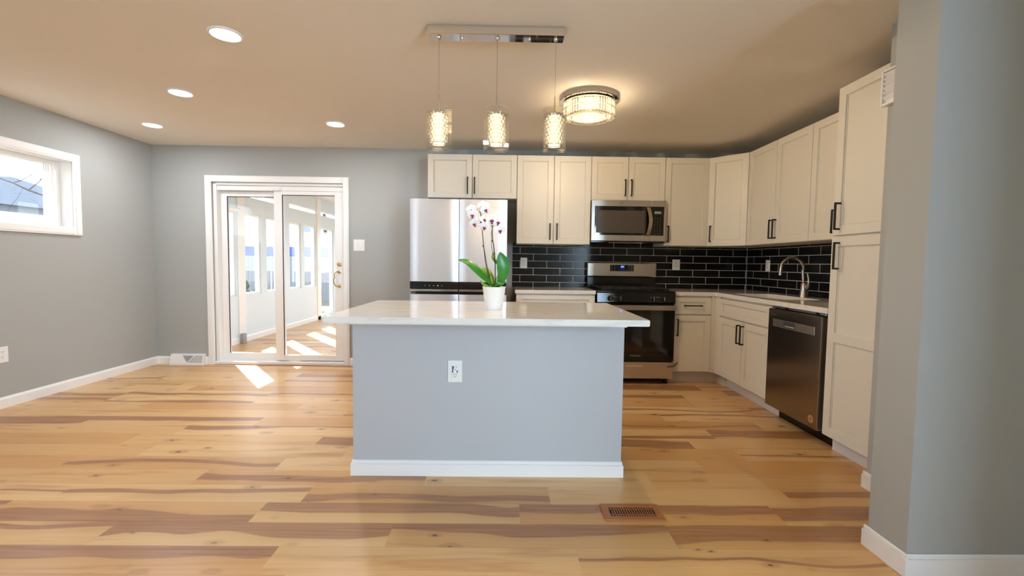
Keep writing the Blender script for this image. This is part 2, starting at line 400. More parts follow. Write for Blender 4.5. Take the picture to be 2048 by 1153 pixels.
# wall with the patio door, running on behind the kitchen
holed(back(0, 0), XL-.16, XR+.12, 0, H, .15, [(-3.24, -1.80, 0, 2.015)], M['wall'], 'wall_back')
WIN = (-1.95, -.912, 1.432, 2.018)
holed(left(XL, 0), YR, 0, 0, H, .16, [WIN, (-7.2, -5.4, .75, 2.15)], M['wall'], 'wall_left')
b = MB(); b.box((XR, -2.69, 0), (XR+.12, 0, H)); struct(b.build('wall_right', M['wall']))
b = MB(); b.box((1.93, -3.19, 0), (XR+.12, -2.69, H)); struct(b.build('wall_return', M['wall']))
b = MB(); b.box((1.535, -3.372, 0), (3.5, -3.19, H)); struct(b.build('wall_partition', M['wall']))
b = MB(); b.box((3.5, YR, 0), (3.6, -3.19, H)); struct(b.build('wall_living', M['wall']))
holed(frame((0, YR, 0), (-1, 0, 0), (0, 0, 1), (0, 1, 0)), -3.6, -XL+.16, 0, H, .12, [(-3.54, -2.24, .6, 2.2)], M['wall'], 'wall_rear')
o = sthing('window_20', (2.8, YR-.06, .6)); b = MB()  # added rear window out of view, sited for cool light on the island
for a, c in (((2.24, .6), (2.29, 2.2)), ((3.49, .6), (3.54, 2.2)), ((2.29, .6), (3.49, .65)), ((2.29, 2.15), (3.49, 2.2)), ((2.87, .65), (2.91, 2.15))): b.box((a[0], YR-.09, a[1]), (c[0], YR-.03, c[1]))
b.build('window_frame', M['trim'], o)
b = MB(); b.box((2.29, YR-.062, .65), (3.49, YR-.058, 2.15)); b.build('glass_pane', M['glass'], o)
b = MB(); b.box((2.06, -5.5, 0), (2.18, -3.372, H)); struct(b.build('wall_hall', M['wall']))  # added unseen wall, keeps the rear window light off partition and right floor
o = sthing('window_10', (XL-.08, -6.3, .75)); b = MB(left(XL, 0))  # added side window out of view, for cool light from the left
for a, c in (((-7.2, .75), (-7.15, 2.15)), ((-5.45, .75), (-5.4, 2.15)), ((-7.15, .75), (-5.45, .8)), ((-7.15, 2.1), (-5.45, 2.15)), ((-6.325, .8), (-6.275, 2.1))): b.box((*a, -.11), (*c, -.05))
b.build('window_frame', M['trim'], o)
b = MB(left(XL, 0)); b.box((-7.15, .8, -.082), (-5.45, 2.1, -.078)); b.build('glass_pane', M['glass'], o)

# baseboards: run along a line at z 0, with a small eased top
def bboard(name, pts):
    b = MB()
    h, t = .085, .015
    for (p, q) in zip(pts[:-1], pts[1:]):
        p, q = Vector((*p, 0)), Vector((*q, 0)); d = (q-p).normalized(); n = Vector((-d.y, d.x, 0))     # n: into the room (left of travel)
        T = Matrix(((n.x, 0, d.x, p.x), (n.y, 0, d.y, p.y), (0, 1, 0, 0), (0, 0, 0, 1)))
        b.T = T; b.prism([(0, 0), (t, 0), (t, h-.018), (t*.55, h-.006), (t*.4, h), (0, h)], 0, (q-p).length)
    return struct(b.build(name, M['trim']))
bboard('baseboard_left', [(XL, 0), (XL, YR)])
bboard('baseboard_back', [(-1.742, 0), (-3.31+4.27, 0)][::-1] if False else [(-.95, 0), (-1.742, 0)])
bboard('baseboard_corner', [(-3.306, 0), (XL, 0)])
bboard('baseboard_partition', [(3.5, -3.372), (1.52, -3.372)][::-1] and [(3.5, -3.372), (1.535, -3.372)][::-1]) if False else None
def bb_box(name, boxes):
    b = MB()
    for a, c in boxes: b.box((a[0], a[1], 0), (c[0], c[1], .07)); b.box((a[0]+(.005 if a[2] == 'x' else 0), a[1]+(.005 if a[2] == 'y' else 0), .07), (c[0], c[1], .088), bev=.003)
    return struct(b.build(name, M['trim']))
bb_box('baseboard_partition', [((1.52, -3.387, 'x'), (1.535, -3.175)), ((1.535, -3.387, 'y'), (2.06, -3.372))])
bb_box('baseboard_return', [((1.915, -3.175, 'x'), (1.93, -2.675))])

# patio door casing and window casing
b = MB(back(0, 0))
for a, c in (((-3.306, 0), (-3.236, 2.083)), ((-1.806, 0), (-1.741, 2.083)), ((-3.236, 2.015), (-1.806, 2.083))):
    b.box((*a, 0), (*c, .018), bev=.004)
    b.box((a[0]+.008, a[1], .018), (c[0]-.012, c[1]-.008, .023), bev=.003)
struct(b.build('trim_1', M['trim']))
b = MB(left(XL, 0))
y0, y1, z0, z1 = WIN
for a, c in (((y1-.004, z0-.066), (y1+.066, z1+.068)), ((y0-.066, z0-.066), (y0+.004, z1+.068)), ((y0+.004, z1-.004), (y1-.004, z1+.068)), ((y0+.004, z0-.066), (y1-.004, z0+.004))):
    b.box((*a, 0), (*c, .018), bev=.004)
    b.box((a[0]+.014, a[1]+.014, .018), (c[0]-.01, c[1]-.01, .022), bev=.002)
struct(b.build('trim_2', M['trim']))
win = sthing('window_1', (XL-.1, -1.43, z0))
b = MB(left(XL, 0))
for a, c in (((y1-.006, z0), (y1, z1)), ((y0, z0), (y0+.006, z1)), ((y0, z1-.006), (y1, z1)), ((y0, z0), (y1, z0+.006))):
    b.box((*a, -.11), (*c, 0.))
b.build('window_jamb', M['trim'], win)
b = MB(left(XL, 0))
for a, c in (((y1-.056, z0+.006), (y1-.006, z1-.006)), ((y0+.006, z0+.006), (y0+.06, z1-.006)), ((y0+.06, z1-.045), (y1-.056, z1-.006)), ((y0+.06, z0+.006), (y1-.056, z0+.095))):
    b.box((*a, -.15), (*c, -.10), bev=.004)
for k in range(3): b.box((y1-.075-.02*k, z0+.095, -.155+.004*k), (y1-.062-.02*k, z1-.045, -.135))
b.build('window_frame', M['trim'], win)
b = MB(left(XL, 0)); b.box((y0+.06, z0+.095, -.146), (y1-.112, z1-.045, -.142)); b.build('glass_pane', M['glass'], win)

# sliding patio door
door = sthing('door_1', (-2.52, .07, 0))
b = MB(back(0, 0))
b.box((-3.24, 0, -.145), (-3.20, 2.015, -.02), bev=.003); b.box((-1.80+0, 0, -.145), (-1.797, 2.015, -.02))
b.box((-3.20, 1.985, -.145), (-1.80, 2.015, -.01), bev=.003); b.box((-3.20, 1.93, -.145), (-1.80, 1.985, -.03), bev=.004)
b.box((-3.24, 0, -.148), (-1.79, .032, .012), bev=.004); b.box((-3.2, .032, -.085), (-1.8, .042, -.078))
b.build('door_frame', M['trim'], door)
def panel(nm, x0, x1, gx0, gx1, z0, z1, gz0, gz1, wa, wb):
    b = MB(back(0, 0))
    for a, c in (((x0, z0), (gx0, z1)), ((gx1, z0), (x1, z1)), ((gx0, z0), (gx1, gz0)), ((gx0, gz1), (gx1, z1))): b.box((*a, wa), (*c, wb), bev=.003)
    p = b.build(nm, M['trim'], door)
    b = MB(back(0, 0)); g = (wa+wb)/2; b.box((gx0, gz0, g-.003), (gx1, gz1, g+.003)); b.build('glass_pane', M['glass'], p)
    b = MB(back(0, 0)); b.box((gx0, gz0, wb-.012), (gx0+.007, gz1, wb-.004)); b.box((gx0, gz1-.007, wb-.012), (gx1, gz1, wb-.004)); b.build('rubber_seal', M['seal'], p)
    return p
panel('fixed_panel', -3.20, -2.505, -3.130, -2.58, .035, 1.928, .112, 1.872, -.125, -.088)
slp = panel('sliding_panel', -2.585, -1.80, -2.495, -1.915, .042, 1.945, .10, 1.89, -.078, -.038)
b = MB(back(0, 0)); b.tube([(-1.868, 1.046, -.038), (-1.885, 1.05, -.012), (-1.905, 1.035, .006), (-1.909, 1.0, .008), (-1.902, .985, .01), (-1.915, .965, .014), (-1.912, .93, .012), (-1.900, .895, .006), (-1.888, .886, -.012), (-1.868, .886, -.038)],
        [.007, .006, .005, .005, .008, .006, .006, .005, .006, .007], n=10)
for zz in (1.046, .886): b.lathe([(.019, -.038), (.018, -.033), (.01, -.028)], c=(-1.868, zz, 0), n=20)
b.build('handle', M['brass'], slp)
b = MB(back(0, 0)); b.lathe([(.024, -.038), (.023, -.028), (.015, -.022)], c=(-1.866, 1.132, 0), n=24); b.box((-1.869, 1.118, -.022), (-1.863, 1.146, -.012), bev=.002); b.build('deadbolt', M['brass'], slp)
sens = MB(back(0, 0)); sens.box((-2.59, 1.93, -.034), (-2.50, 1.965, -.008), bev=.006, seg=2)
tag(sens.build('door_sensor', M['plastic']), 'small white alarm sensor box above the middle stile of the sliding patio door', 'sensor')

# tiled backsplash
def tiles(name, quads):
    me = bpy.data.meshes.new(name); bm = bmesh.new(); uvl = bm.loops.layers.uv.new('UVMap')
    for pts, uvs in quads:
        f = bm.faces.new([bm.verts.new(p) for p in pts])
        for l, q in zip(f.loops, uvs): l[uvl].uv = q
    bm.to_mesh(me); bm.free(); me.materials.append(M['tile']); o = bpy.data.objects.new(name, me); COL.objects.link(o); return struct(o)
zo = .9645-.0778*1; uB = 2.3675; uR = -.148
rect = lambda f: [f(0, 0), f(1, 0), f(1, 1), f(0, 1)]
za, zb = .912, 1.40
xa, xb = .06, XR
tiles('wall_backsplash', [([(xa, -.008, za), (xb-.008, -.008, za), (xb-.008, -.008, zb), (xa, -.008, zb)], [(x-uB+.2965/2, z-zo) for x, z in ((xa, za), (xb-.008, za), (xb-.008, zb), (xa, zb))]),
    ([(xa, 0, za), (xa, -.008, za), (xa, -.008, zb), (xa, 0, zb)], [(.1, .03)]*4),
    ([(xb-.008, -.008, za), (xb-.008, -2.19, za), (xb-.008, -2.19, zb), (xb-.008, -.008, zb)], [(-y-.148+.2965/2, z-zo) for y, z in ((-.008, za), (-2.19, za), (-2.19, zb), (-.008, zb))])])
b = MB(); b.box((xb-.0115, -.0115, za), (xb-.0075, -.0075, zb)); struct(b.build('trim_3', mat('grout', '#CFC9BE', .8)))

# ------------------------------------------------------------------ cabinets
def shaker(b, u0, u1, v0, v1, w0, w1, fr=.058, rails=()):
    ru = min(fr, (u1-u0)*.28); rv = min(fr, (v1-v0)*.27)
    b.box((u0, v0, w0), (u1, v1, w0+.008))
    b.box((u0, v0, w0+.006), (u0+ru, v1, w1), bev=.0018); b.box((u1-ru, v0, w0+.006), (u1, v1, w1), bev=.0018)
    b.box((u0+ru-.002, v0, w0+.006), (u1-ru+.002, v0+rv, w1-.0003), bev=.0015); b.box((u0+ru-.002, v1-rv, w0+.006), (u1-ru+.002, v1, w1-.0003), bev=.0015)
    for r in rails: b.box((u0+ru-.002, r-rv/2, w0+.006), (u1-ru+.002, r+rv/2, w1-.0003), bev=.0015)
    # small stepped bead inside the frame
    for a, c in (((u0+ru, v0+rv), (u0+ru+.007, v1-rv)), ((u1-ru-.007, v0+rv), (u1-ru, v1-rv)), ((u0+ru, v0+rv), (u1-ru, v0+rv+.007)), ((u0+ru, v1-rv-.007), (u1-ru, v1-rv))):
        b.box((*a, w0+.007), (*c, w0+.0125), bev=.002)
def pull(T, parent, u, v, L=.168, w0=0, horiz=False):
    b = MB(T); t = .0055
    if horiz:
        b.box((u-L/2, v-t, w0+.026), (u+L/2, v+t, w0+.037), bev=.0015)
        for q in (-1, 1): b.box((u+q*(L/2-t)-t, v-t, w0), (u+q*(L/2-t)+t, v+t, w0+.03))
    else:
        b.box((u-t, v-L/2, w0+.026), (u+t, v+L/2, w0+.037), bev=.0015)
        for q in (-1, 1): b.box((u-t, v+q*(L/2-t)-t, w0), (u+t, v+q*(L/2-t)+t, w0+.03))
    return b.build('handle', M['black'], parent)
def cabinet(name, label, T, width, depth, v0, v1, fronts, poly=None, toe=None, group=None):
    """T: origin at the wall, u along the wall, w towards the room. fronts: (kind,u0,u1,v0,v1,handle) handle=(u,v[,'h'])"""
    o = thing(name, T @ Vector((width/2, v0, depth/2)) if toe is None else T @ Vector((width/2, 0, depth/2)), label, 'cabinet', group)
    b = MB(T); b.box((.0015, v0, 0.002), (width-.0015, v1, depth-.001)); b.build('carcass', M['cab'], o)
    if toe: 
        b = MB(T); b.box((.0, 0, .05), (width, v0, depth-toe)); b.build('toe_kick', M['toe'], o)
    for k, u0, u1, a, c, h, *ex in fronts:
        b = MB(T); g = .0028
        shaker(b, u0+g, u1-g, a+g, c-g, depth, depth+.02, rails=ex[0] if ex else ())
        f = b.build(k, M['cab'], o)
        if h: pull(T, f, h[0], h[1], h[2] if len(h) > 2 else .168, depth+.02, len(h) > 3)
    return o
TOP = 2.274; UB = 1.372; UD = .33; UM = 1.829
G = 'white shaker wall cabinets'
cabinet('wall_cabinet', 'short white two-door cabinet directly above the steel refrigerator', back(X0-.914, 0), .914, UD, UM, TOP,
        [('door', 0, .457, UM, TOP, (.41, UM+.128)), ('door', .457, .914, UM, TOP, (.482, UM+.128))], group=G)
cabinet('wall_cabinet', 'tall white two-door wall cabinet between refrigerator and microwave', back(X0, 0), .762, UD, UB, TOP,
        [('door', 0, .381, UB, TOP, (.345, UB+.128)), ('door', .381, .762, UB, TOP, (.417, UB+.128))], group=G)
cabinet('wall_cabinet', 'short white two-door cabinet directly above the microwave', back(X0+.762, 0), .762, UD, UM, TOP,
        [('door', 0, .381, UM, TOP, (.345, UM+.128)), ('door', .381, .762, UM, TOP, (.409, UM+.128))], group=G)
cabinet('wall_cabinet', 'single-door white wall cabinet just right of the microwave', back(X0+1.524, 0), .457, UD, UB, TOP,
        [('door', 0, .457, UB, TOP, (.036, UB+.12))], group=G)
# diagonal corner cabinet
cx0 = X0+1.981
o = thing('wall_cabinet', (XR-.25, -.25, UB), 'diagonal corner wall cabinet with one angled white door', 'cabinet', G)
b = MB(); b.prism([(cx0+.002, -.002), (XR-.002, -.002), (XR-.002, -.608), (XR-UD, -.608), (cx0+.002, -UD)], UB, TOP); b.build('carcass', M['cab'], o)
dl = math.hypot(XR-UD-cx0, .61-UD); du = Vector((XR-UD-cx0, -.61+UD, 0)).normalized(); dw = du.cross(Vector((0, 0, 1)))
T = frame((cx0, -UD, 0), du, (0, 0, 1), dw); b = MB(T); shaker(b, .012, dl-.012, UB+.002, TOP-.002, .001, .021); f = b.build('door', M['cab'], o); pull(T, f, .045, UB+.125, .168, .021)
cabinet('wall_cabinet', 'white two-door wall cabinet over the sink on the right wall', right(XR, -.612), .912, UD, UB, TOP,
        [('door', 0, .456, UB, TOP, (.43, UB+.128)), ('door', .456, .912, UB, TOP, (.484, UB+.128))], group=G)
cabinet('wall_cabinet', 'white wall cabinet over the dishwasher, tucked against the tall pantry', right(XR, -1.524), .664, UD, UB, TOP,
        [('door', 0, .332, UB, TOP, (.290, UB+.126)), ('door', .332, .664, UB, TOP, (.374, UB+.126))], group=G)
# pantry
PD = .625
T = right(XR, -2.19); o = thing('pantry_cabinet', (XR-.3, -2.44, 0), 'full-height white pantry cabinet at the right end of the kitchen run', 'cabinet')
b = MB(T); b.box((0, .10, .002), (.498, TOP, PD-.001)); b.build('carcass', M['cab'], o)
b = MB(T); b.box((0, 0, .05), (.498, .10, PD-.055)); b.build('toe_kick', M['toe'], o)
b = MB(T); shaker(b, .002, .496, 1.371, TOP-.002, PD, PD+.02); f = b.build('door', M['cab'], o); pull(T, f, .06, 1.486, .168, PD+.02)
b = MB(T); shaker(b, .002, .496, .104, 1.36, PD, PD+.02, rails=(.735,)); f = b.build('door', M['cab'], o); pull(T, f, .068, 1.243, .168, PD+.02)
# base cabinets
BD = .61; BT = .875
cabinet('base_cabinet', 'white base cabinet left of the range, mostly hidden by the island', back(X0, 0), .775, BD, .10, BT,
        [('drawer_front', 0, .775, .70, BT-.008, (.39, .77, .168, 'h')), ('door', 0, .3875, .105, .695, (.35, .58)), ('door', .3875, .775, .105, .695, (.425, .58))], toe=.075, group='white base cabinets')
cabinet('base_cabinet', 'narrow white base cabinet with one drawer and one door, right of the range', back(1.642, 0), .372, BD, .115, BT,
        [('drawer_front', 0, .372, .69, BT-.015, (.186, .779, .175, 'h')), ('door', 0, .372, .12, .684, (.035, .563))], toe=.075, group='white base cabinets')
cabinet('sink_base_cabinet', 'white sink cabinet with false drawer front over two doors, left of the dishwasher', right(XR, -.712), .846, BD, .115, BT,
        [('drawer_front', 0, .846, .69, BT-.015, None), ('door', 0, .423, .12, .684, (.392, .571)), ('door', .423, .846, .12, .684, (.454, .571))], toe=.075, group='white base cabinets')
b = MB(); b.box((2.0145, -.626, .115), (2.074, -.60, BT)); b.box((2.057, -.711, .115), (2.083, -.60, BT)); b.box((2.0145, -.61+.075, 0), (2.158, -.505, .115)); b.box((2.13, -.712, 0), (2.158, -.535, .115))
tag(b.build('corner_filler', M['cab']), 'plain white filler post in the inside corner of the base cabinets', 'cabinet filler')

# countertops
CZ0, CZ1 = .876, .912
b = MB(); b.box((.08, -.645, CZ0), (.871, -.009, CZ1), bev=.004)
tag(b.build('countertop', M['quartz']), 'short pale quartz worktop between refrigerator and range', 'countertop')
def rrect(x0, x1, y0, y1, r, n=6):
    P = []
    for cx, cy_, a0 in ((x1-r, y1-r, 0), (x0+r, y1-r, 90), (x0+r, y0+r, 180), (x1-r, y0+r, 270)):
        P += [(cx+r*math.cos(math.radians(a0+90*i/n)), cy_+r*math.sin(math.radians(a0+90*i/n))) for i in range(n+1)]
    return P
SX0, SX1, SY0, SY1 = 2.13, 2.50, -1.50, -.79
def slab_with_hole(name, outer, inner, z0, z1, m):
    bm = bmesh.new()
    def ring(pts, z): return [bm.verts.new((p[0], p[1], z)) for p in pts]
    for z in (z0, z1):
        es = []
        for pts in (outer, inner):
            v = ring(pts, z); es += [bm.edges.new((v[i], v[(i+1) % len(v)])) for i in range(len(v))]
        bmesh.ops.triangle_fill(bm, use_beauty=True, use_dissolve=False, edges=es)
    for pts in (outer, inner):
        n = len(pts); va = ring(pts, z0); vb = ring(pts, z1)
        for i in range(n): bm.faces.new((va[i], va[(i+1) % n], vb[(i+1) % n], vb[i]))
    bmesh.ops.remove_doubles(bm, verts=bm.verts[:], dist=1e-5)
    # drop the faces that triangle_fill put over the hole
    x0, x1, y0, y1 = min(p[0] for p in inner), max(p[0] for p in inner), min(p[1] for p in inner), max(p[1] for p in inner)
    kill = [f for f in bm.faces if abs(f.normal.z) > .9 and x0+.03 < f.calc_center_median().x < x1-.03 and y0+.03 < f.calc_center_median().y < y1-.03 and all(x0-1e-4 <= v.co.x <= x1+1e-4 and y0-1e-4 <= v.co.y <= y1+1e-4 for v in f.verts)]
    bmesh.ops.delete(bm, geom=kill, context='FACES')
    bmesh.ops.recalc_face_normals(bm, faces=bm.faces[:])
    me = bpy.data.meshes.new(name); bm.to_mesh(me); bm.free(); me.materials.append(m); o = bpy.data.objects.new(name, me); COL.objects.link(o); return o
ct = slab_with_hole('countertop', [(1.638, -.009), (1.638, -.645), (2.038, -.645), (2.038, -2.188), (XR-.012, -2.188), (XR-.012, -.009)], rrect(SX0, SX1, SY0, SY1, .06), CZ0, CZ1, M['quartz'])
tag(ct, 'L-shaped pale quartz worktop running from the range round the corner past the sink', 'countertop')
# sink
o = thing('kitchen_sink', (2.315, -1.145, CZ0), 'steel undermount sink set in the L-shaped worktop below the faucet', 'sink')
b = MB(); out = rrect(SX0-.012, SX1+.012, SY0-.012, SY1+.012, .07); inn = rrect(SX0, SX1, SY0, SY1, .06); low = rrect(SX0+.015, SX1-.015, SY0+.015, SY1-.015, .055)
n = len(inn)
b.add([(p[0], p[1], CZ0-.003) for p in out]+[(p[0], p[1], CZ0-.003) for p in inn]+[(p[0], p[1], CZ0-.19) for p in low]+[(p[0], p[1], CZ0-.20) for p in rrect(SX0+.04, SX1-.04, SY0+.04, SY1-.04, .04)],
      [(k*n+i, k*n+(i+1) % n, (k+1)*n+(i+1) % n, (k+1)*n+i) for k in range(3) for i in range(n)]+[tuple(3*n+i for i in range(n))], 0, True)
b.build('basin', M['steel'], o)
b = MB(); b.lathe([(.045, CZ0-.199), (.043, CZ0-.194), (.03, CZ0-.197)], c=(2.315, -1.145, 0), n=24); b.build('drain', M['chrome'], o)
# faucet
FX, FY = 2.572, -1.148
o = thing('faucet', (FX, FY, CZ1), 'satin nickel gooseneck faucet standing behind the sink', 'faucet')
b = MB(); b.lathe([(.040, CZ1), (.040, CZ1+.004), (.036, CZ1+.012), (.031, CZ1+.06), (.029, CZ1+.09), (.024, CZ1+.118), (.012, CZ1+.128)], c=(FX, FY, 0), n=28); b.build('base', M['nickel'], o)
pts = [(FX, FY+.01, CZ1+.10)]; 
for i in range(6): pts.append((FX, FY+.012+.003*i, CZ1+.13+.02*i))
R0 = .098; zc = CZ1+.245
for i in range(15): a = PI*i/14; pts.append((FX-R0+R0*math.cos(a), FY+.02, zc+R0*.95*math.sin(a)))
pts += [(FX-2*R0-.002, FY+.02, zc-.03), (FX-2*R0-.004, FY+.02, zc-.06)]
b = MB(); b.tube(pts, [.018]+[.0125]*(len(pts)-4)+[.0135, .0145, .016], n=16); b.build('spout', M['nickel'], o)
b = MB(); b.tube([(FX, FY-.02, CZ1+.085), (FX, FY-.045, CZ1+.095), (FX, FY-.058, CZ1+.12), (FX-.002, FY-.056, CZ1+.16), (FX-.004, FY-.042, CZ1+.205)], [.016, .016, .012, .008, .0065], n=12); b.ball((FX, FY-.03, CZ1+.088), .021, 14); b.build('handle', M['nickel'], o)

# ------------------------------------------------------------------ refrigerator
o = thing('refrigerator', (-.466, -.4, 0), 'tall four-door stainless refrigerator with dark touch panel behind the island', 'refrigerator')
b = MB(); b.box((-.925, -.655, .03), (-.007, -.03, 1.755), bev=.006); b.box((-.90, -.6, 0), (-.03, -.08, .03)); b.build('body', mat('fridge_side', '#6E6C6B', .4, metal=.6), o)
def fdoor(x0, x1, z0, z1, nm):
    n = 10; pts = []
    for i in range(n+1):
        t = i/n; x = x0+(x1-x0)*t; bulge = .006*(1-(2*t-1)**4); edge = .010*max(0, 1-min(t, 1-t)*n)
        pts.append((x, -.692-bulge+edge))
    b = MB(); b.prism([(x0, -.657)]+pts+[(x1, -.657)], z0, z1, smooth=True); return b.build(nm, M['fridge'], o)
fd = fdoor(-.929, -.465, .985, 1.77, 'door'); fd2 = fdoor(-.459, -.003, .985, 1.77, 'door')
for x0, x1, d in ((-.927, -.466, fd), (-.458, -.005, fd2)):
    b = MB(); b.box((x0, -.694, .914), (x1, -.66, .985)); b.box((x0, -.698, .892), (x1, -.66, .910), m=1, bev=.003)
    p = b.build('control_panel', [M['bglass'], M['chrome']], d)
    if d is fd:
        for k in range(5):
            b = MB(); b.lathe([(.0045, -.6955), (.0045, -.694)], c=(-.78+.04*k, 0, .945), n=10, ax='y'); b.build('touch_icon', M['grey'] if k != 3 else M['plastic'], p)
for x0, x1 in ((-.929, -.465), (-.459, -.003)):
    lo = fdoor(x0, x1, .06, .862, 'lower_door')
    b = MB(); b.box((x0+.05 if x0 < -.5 else x0, -.665, .862), (x1 if x0 < -.5 else x1-.05, -.65, .892)); b.build('recess_grip', M['bglass'], lo)
text('Whirlpool', 'badge', frame((-.125, -.6995, 1.695), (1, 0, 0), (0, 0, 1), (0, -1, 0)), .026, M['gold'], fd2)

# ------------------------------------------------------------------ microwave
MX0, MX1, MZ0, MZ1 = X0+.764, X0+1.522, 1.398, UM-.003
o = thing('microwave', ((MX0+MX1)/2, -.2, MZ0), 'over-the-range stainless microwave hung under the short cabinet', 'microwave')
b = MB(); b.box((MX0, -.365, MZ0+.012), (MX1, -.012, MZ1), bev=.003); b.build('body', M['benamel'], o)
b = MB(); b.prism([(MX0, -.05), (MX0, -.385), (MX1, -.385), (MX1, -.05)], MZ0, MZ0+.014); b.build('vent_hood', M['benamel'], o)
b = MB(); b.box((MX0+.2, -.30, MZ0-.004), (MX1-.2, -.2, MZ0)); b.build('task_light', M['chrome'], o)
xs = MX1-.155
b = MB(); b.box((MX0, -.405, MZ0+.014), (xs-.002, -.366, MZ1), bev=.004, seg=2); d = b.build('door', M['steelx'], o)
b = MB(); b.box((MX0+.030, -.4075, MZ0+.073), (xs-.001, -.404, MZ1-.062)); wd = b.build('window', M['bglass'], d)
b = MB(); b.box((MX0+.045, -.409, MZ0+.095), (xs-.062, -.407, MZ1-.105)); b.build('mesh_screen', mat('oven_screen', '#4A443E', .35), wd)
b = MB(); P = [(xs-.032, -.408, MZ0+.068)]+[(xs-.032+.018*math.sin(PI*i/10), -.418-.03*math.sin(PI*i/10), MZ0+.075+(MZ1-MZ0-.15)*i/10) for i in range(11)]+[(xs-.032, -.408, MZ1-.068)]
for i in range(len(P)-1):
    a, c = P[i], P[i+1]
    b.add([(a[0]-.018, a[1]-.006, a[2]), (a[0]+.018, a[1]-.006, a[2]), (c[0]+.018, c[1]-.006, c[2]), (c[0]-.018, c[1]-.006, c[2]), (a[0]-.018, a[1]+.006, a[2]), (a[0]+.018, a[1]+.006, a[2]), (c[0]+.018, c[1]+.006, c[2]), (c[0]-.018, c[1]+.006, c[2])],
          [(0, 1, 2, 3), (7, 6, 5, 4), (0, 3, 7, 4), (2, 1, 5, 6)])
b.build('handle', M['nickel'], d)
b = MB(); b.lathe([(.022, -.4062), (.022, -.405)], c=(MX0+.30, 0, MZ1-.03), n=24, ax='y'); bd = b.build('badge', M['nickel'], d)
bd.scale = (1, 1, 1)
b = MB(); b.box((xs+.001, -.405, MZ0+.014), (MX1, -.366, MZ1), bev=.004, seg=2); cpn = b.build('control_panel', M['steelx'], o)
b = MB(); b.box((xs+.001, -.4075, MZ0+.073), (MX1-.022, -.404, MZ1-.062)); gp = b.build('touch_glass', M['bglass'], cpn)
b = MB(); b.box((xs+.035, -.4085, MZ1-.135), (xs+.105, -.407, MZ1-.11)); b.build('display', M['grey'], cpn)
b = MB()
for r_ in range(8):
    for c_ in range(3):
        b.box((xs+.036+.027*c_, -.4083, MZ0+.092+.022*r_), (xs+.046+.027*c_, -.407, MZ0+.097+.022*r_))
b.build('keypad', mat('key_print', '#5E5A55', .5), cpn)

# ------------------------------------------------------------------ range
RX0, RX1 = .876, 1.636
o = thing('range', ((RX0+RX1)/2, -.33, 0), 'freestanding black and stainless gas range below the microwave', 'range')
b = MB(); b.box((RX0+.003, -.645, .055), (RX1-.003, -.02, .905)); b.build('body', M['benamel'], o)
for x in (RX0+.05, RX1-.05):
    for y in (-.60, -.08):
        b = MB(); b.lathe([(.022, 0), (.022, .012), (.012, .02), (.012, .056)], c=(x, y, 0), n=16); b.build('foot', M['black'], o)
b = MB(); b.box((RX0, -.675, .905), (RX1, -.08, .918), bev=.004); b.build('cooktop', M['benamel'], o)
b = MB(); b.box((RX0+.004, -.095, .918), (RX1-.004, -.02, 1.035), bev=.004); b.build('backguard_base', M['benamel'], o)
bg_ = MB(); bg_.box((RX0, -.105, 1.035), (RX1, -.018, 1.192), bev=.012, seg=3); bgo = bg_.build('backguard', M['steelx'], o)
b = MB(); b.box((1.125, -.1075, 1.098), (1.385, -.104, 1.167), bev=.001); dp = b.build('display_panel', M['bglass'], bgo)
b = MB(); b.box((1.235, -.1085, 1.128), (1.282, -.107, 1.162)); b.build('clock_window', M['ledbg'], bgo)
text('PM', 'clock_digits', frame((1.2595, -.109, 1.146), (1, 0, 0), (0, 0, 1), (0, -1, 0)), .024, M['ledblue'], bgo, .0003)
for x, z in [(x, z) for x in (1.145, 1.175, 1.33, 1.36) for z in (1.152, 1.130, 1.108)]+[(1.25, 1.11), (1.275, 1.11), (1.305, 1.11)]:
    b = MB(); b.box((x-.008, -.1085, z-.0025), (x+.006, -.107, z+.0025)); b.build('button_print', M['grey'], bgo)
# grates
for gx in (RX0+.06, (RX0+RX1)/2+.006):
    b = MB(); g1 = gx+.315; z = .928
    for y in (-.63, -.385, -.14): b.box((gx, y-.006, z), (g1, y+.006, z+.014), bev=.002)
    for x in (gx, gx+.105, gx+.21, g1): b.box((x-.006, -.636, z), (x+.006, -.134, z+.014), bev=.002)
    for y in (-.51, -.26): b.box((gx+.04, y-.005, z+.002), (g1-.04, y+.005, z+.014))
    for x in (gx, g1):
        for y in (-.63, -.14): b.box((x-.008, y-.008, .917), (x+.008, y+.008, z+.01))
    b.build('grate', M['iron'], o)
    for y in (-.51, -.26):
        b = MB(); b.lathe([(.05, .918), (.048, .926), (.03, .930), (.028, .934), (.01, .936)], c=((gx+g1)/2, y, 0), n=24); b.build('burner', M['iron'], o)
b = MB(); b.prism([(-.645, .80), (-.66, .80), (-.682, .812), (-.678, .895), (-.67, .905), (-.645, .905)], 0, 1)
b.bm.free(); b = MB(frame((RX0, 0, 0), (0, 1, 0), (0, 0, 1), (1, 0, 0))); b.prism([(-.645, .795), (-.668, .795), (-.685, .808), (-.678, .895), (-.672, .905), (-.645, .905)], 0, RX1-RX0); b.build('control_panel', M['benamel'], o)
for x in (1.0, 1.095, 1.414, 1.515):
    b = MB(); b.lathe([(.027, -.684), (.026, -.692), (.021, -.696), (.019, -.708), (.012, -.711)], c=(x, 0, .845), n=24, ax='y'); b.box((x-.004, -.722, .823), (x+.004, -.705, .867), bev=.002)
    kb = b.build('knob', M['benamel'], o)
    b = MB(); b.box((x-.0022, -.7235, .826), (x+.0022, -.7215, .864)); b.build('pointer', M['chrome'], kb)
for x in (1.047, 1.464):
    b = MB(); b.box((x-.022, -.6855, .858), (x+.022, -.681, .861)); b.build('burner_print', M['grey'], o)
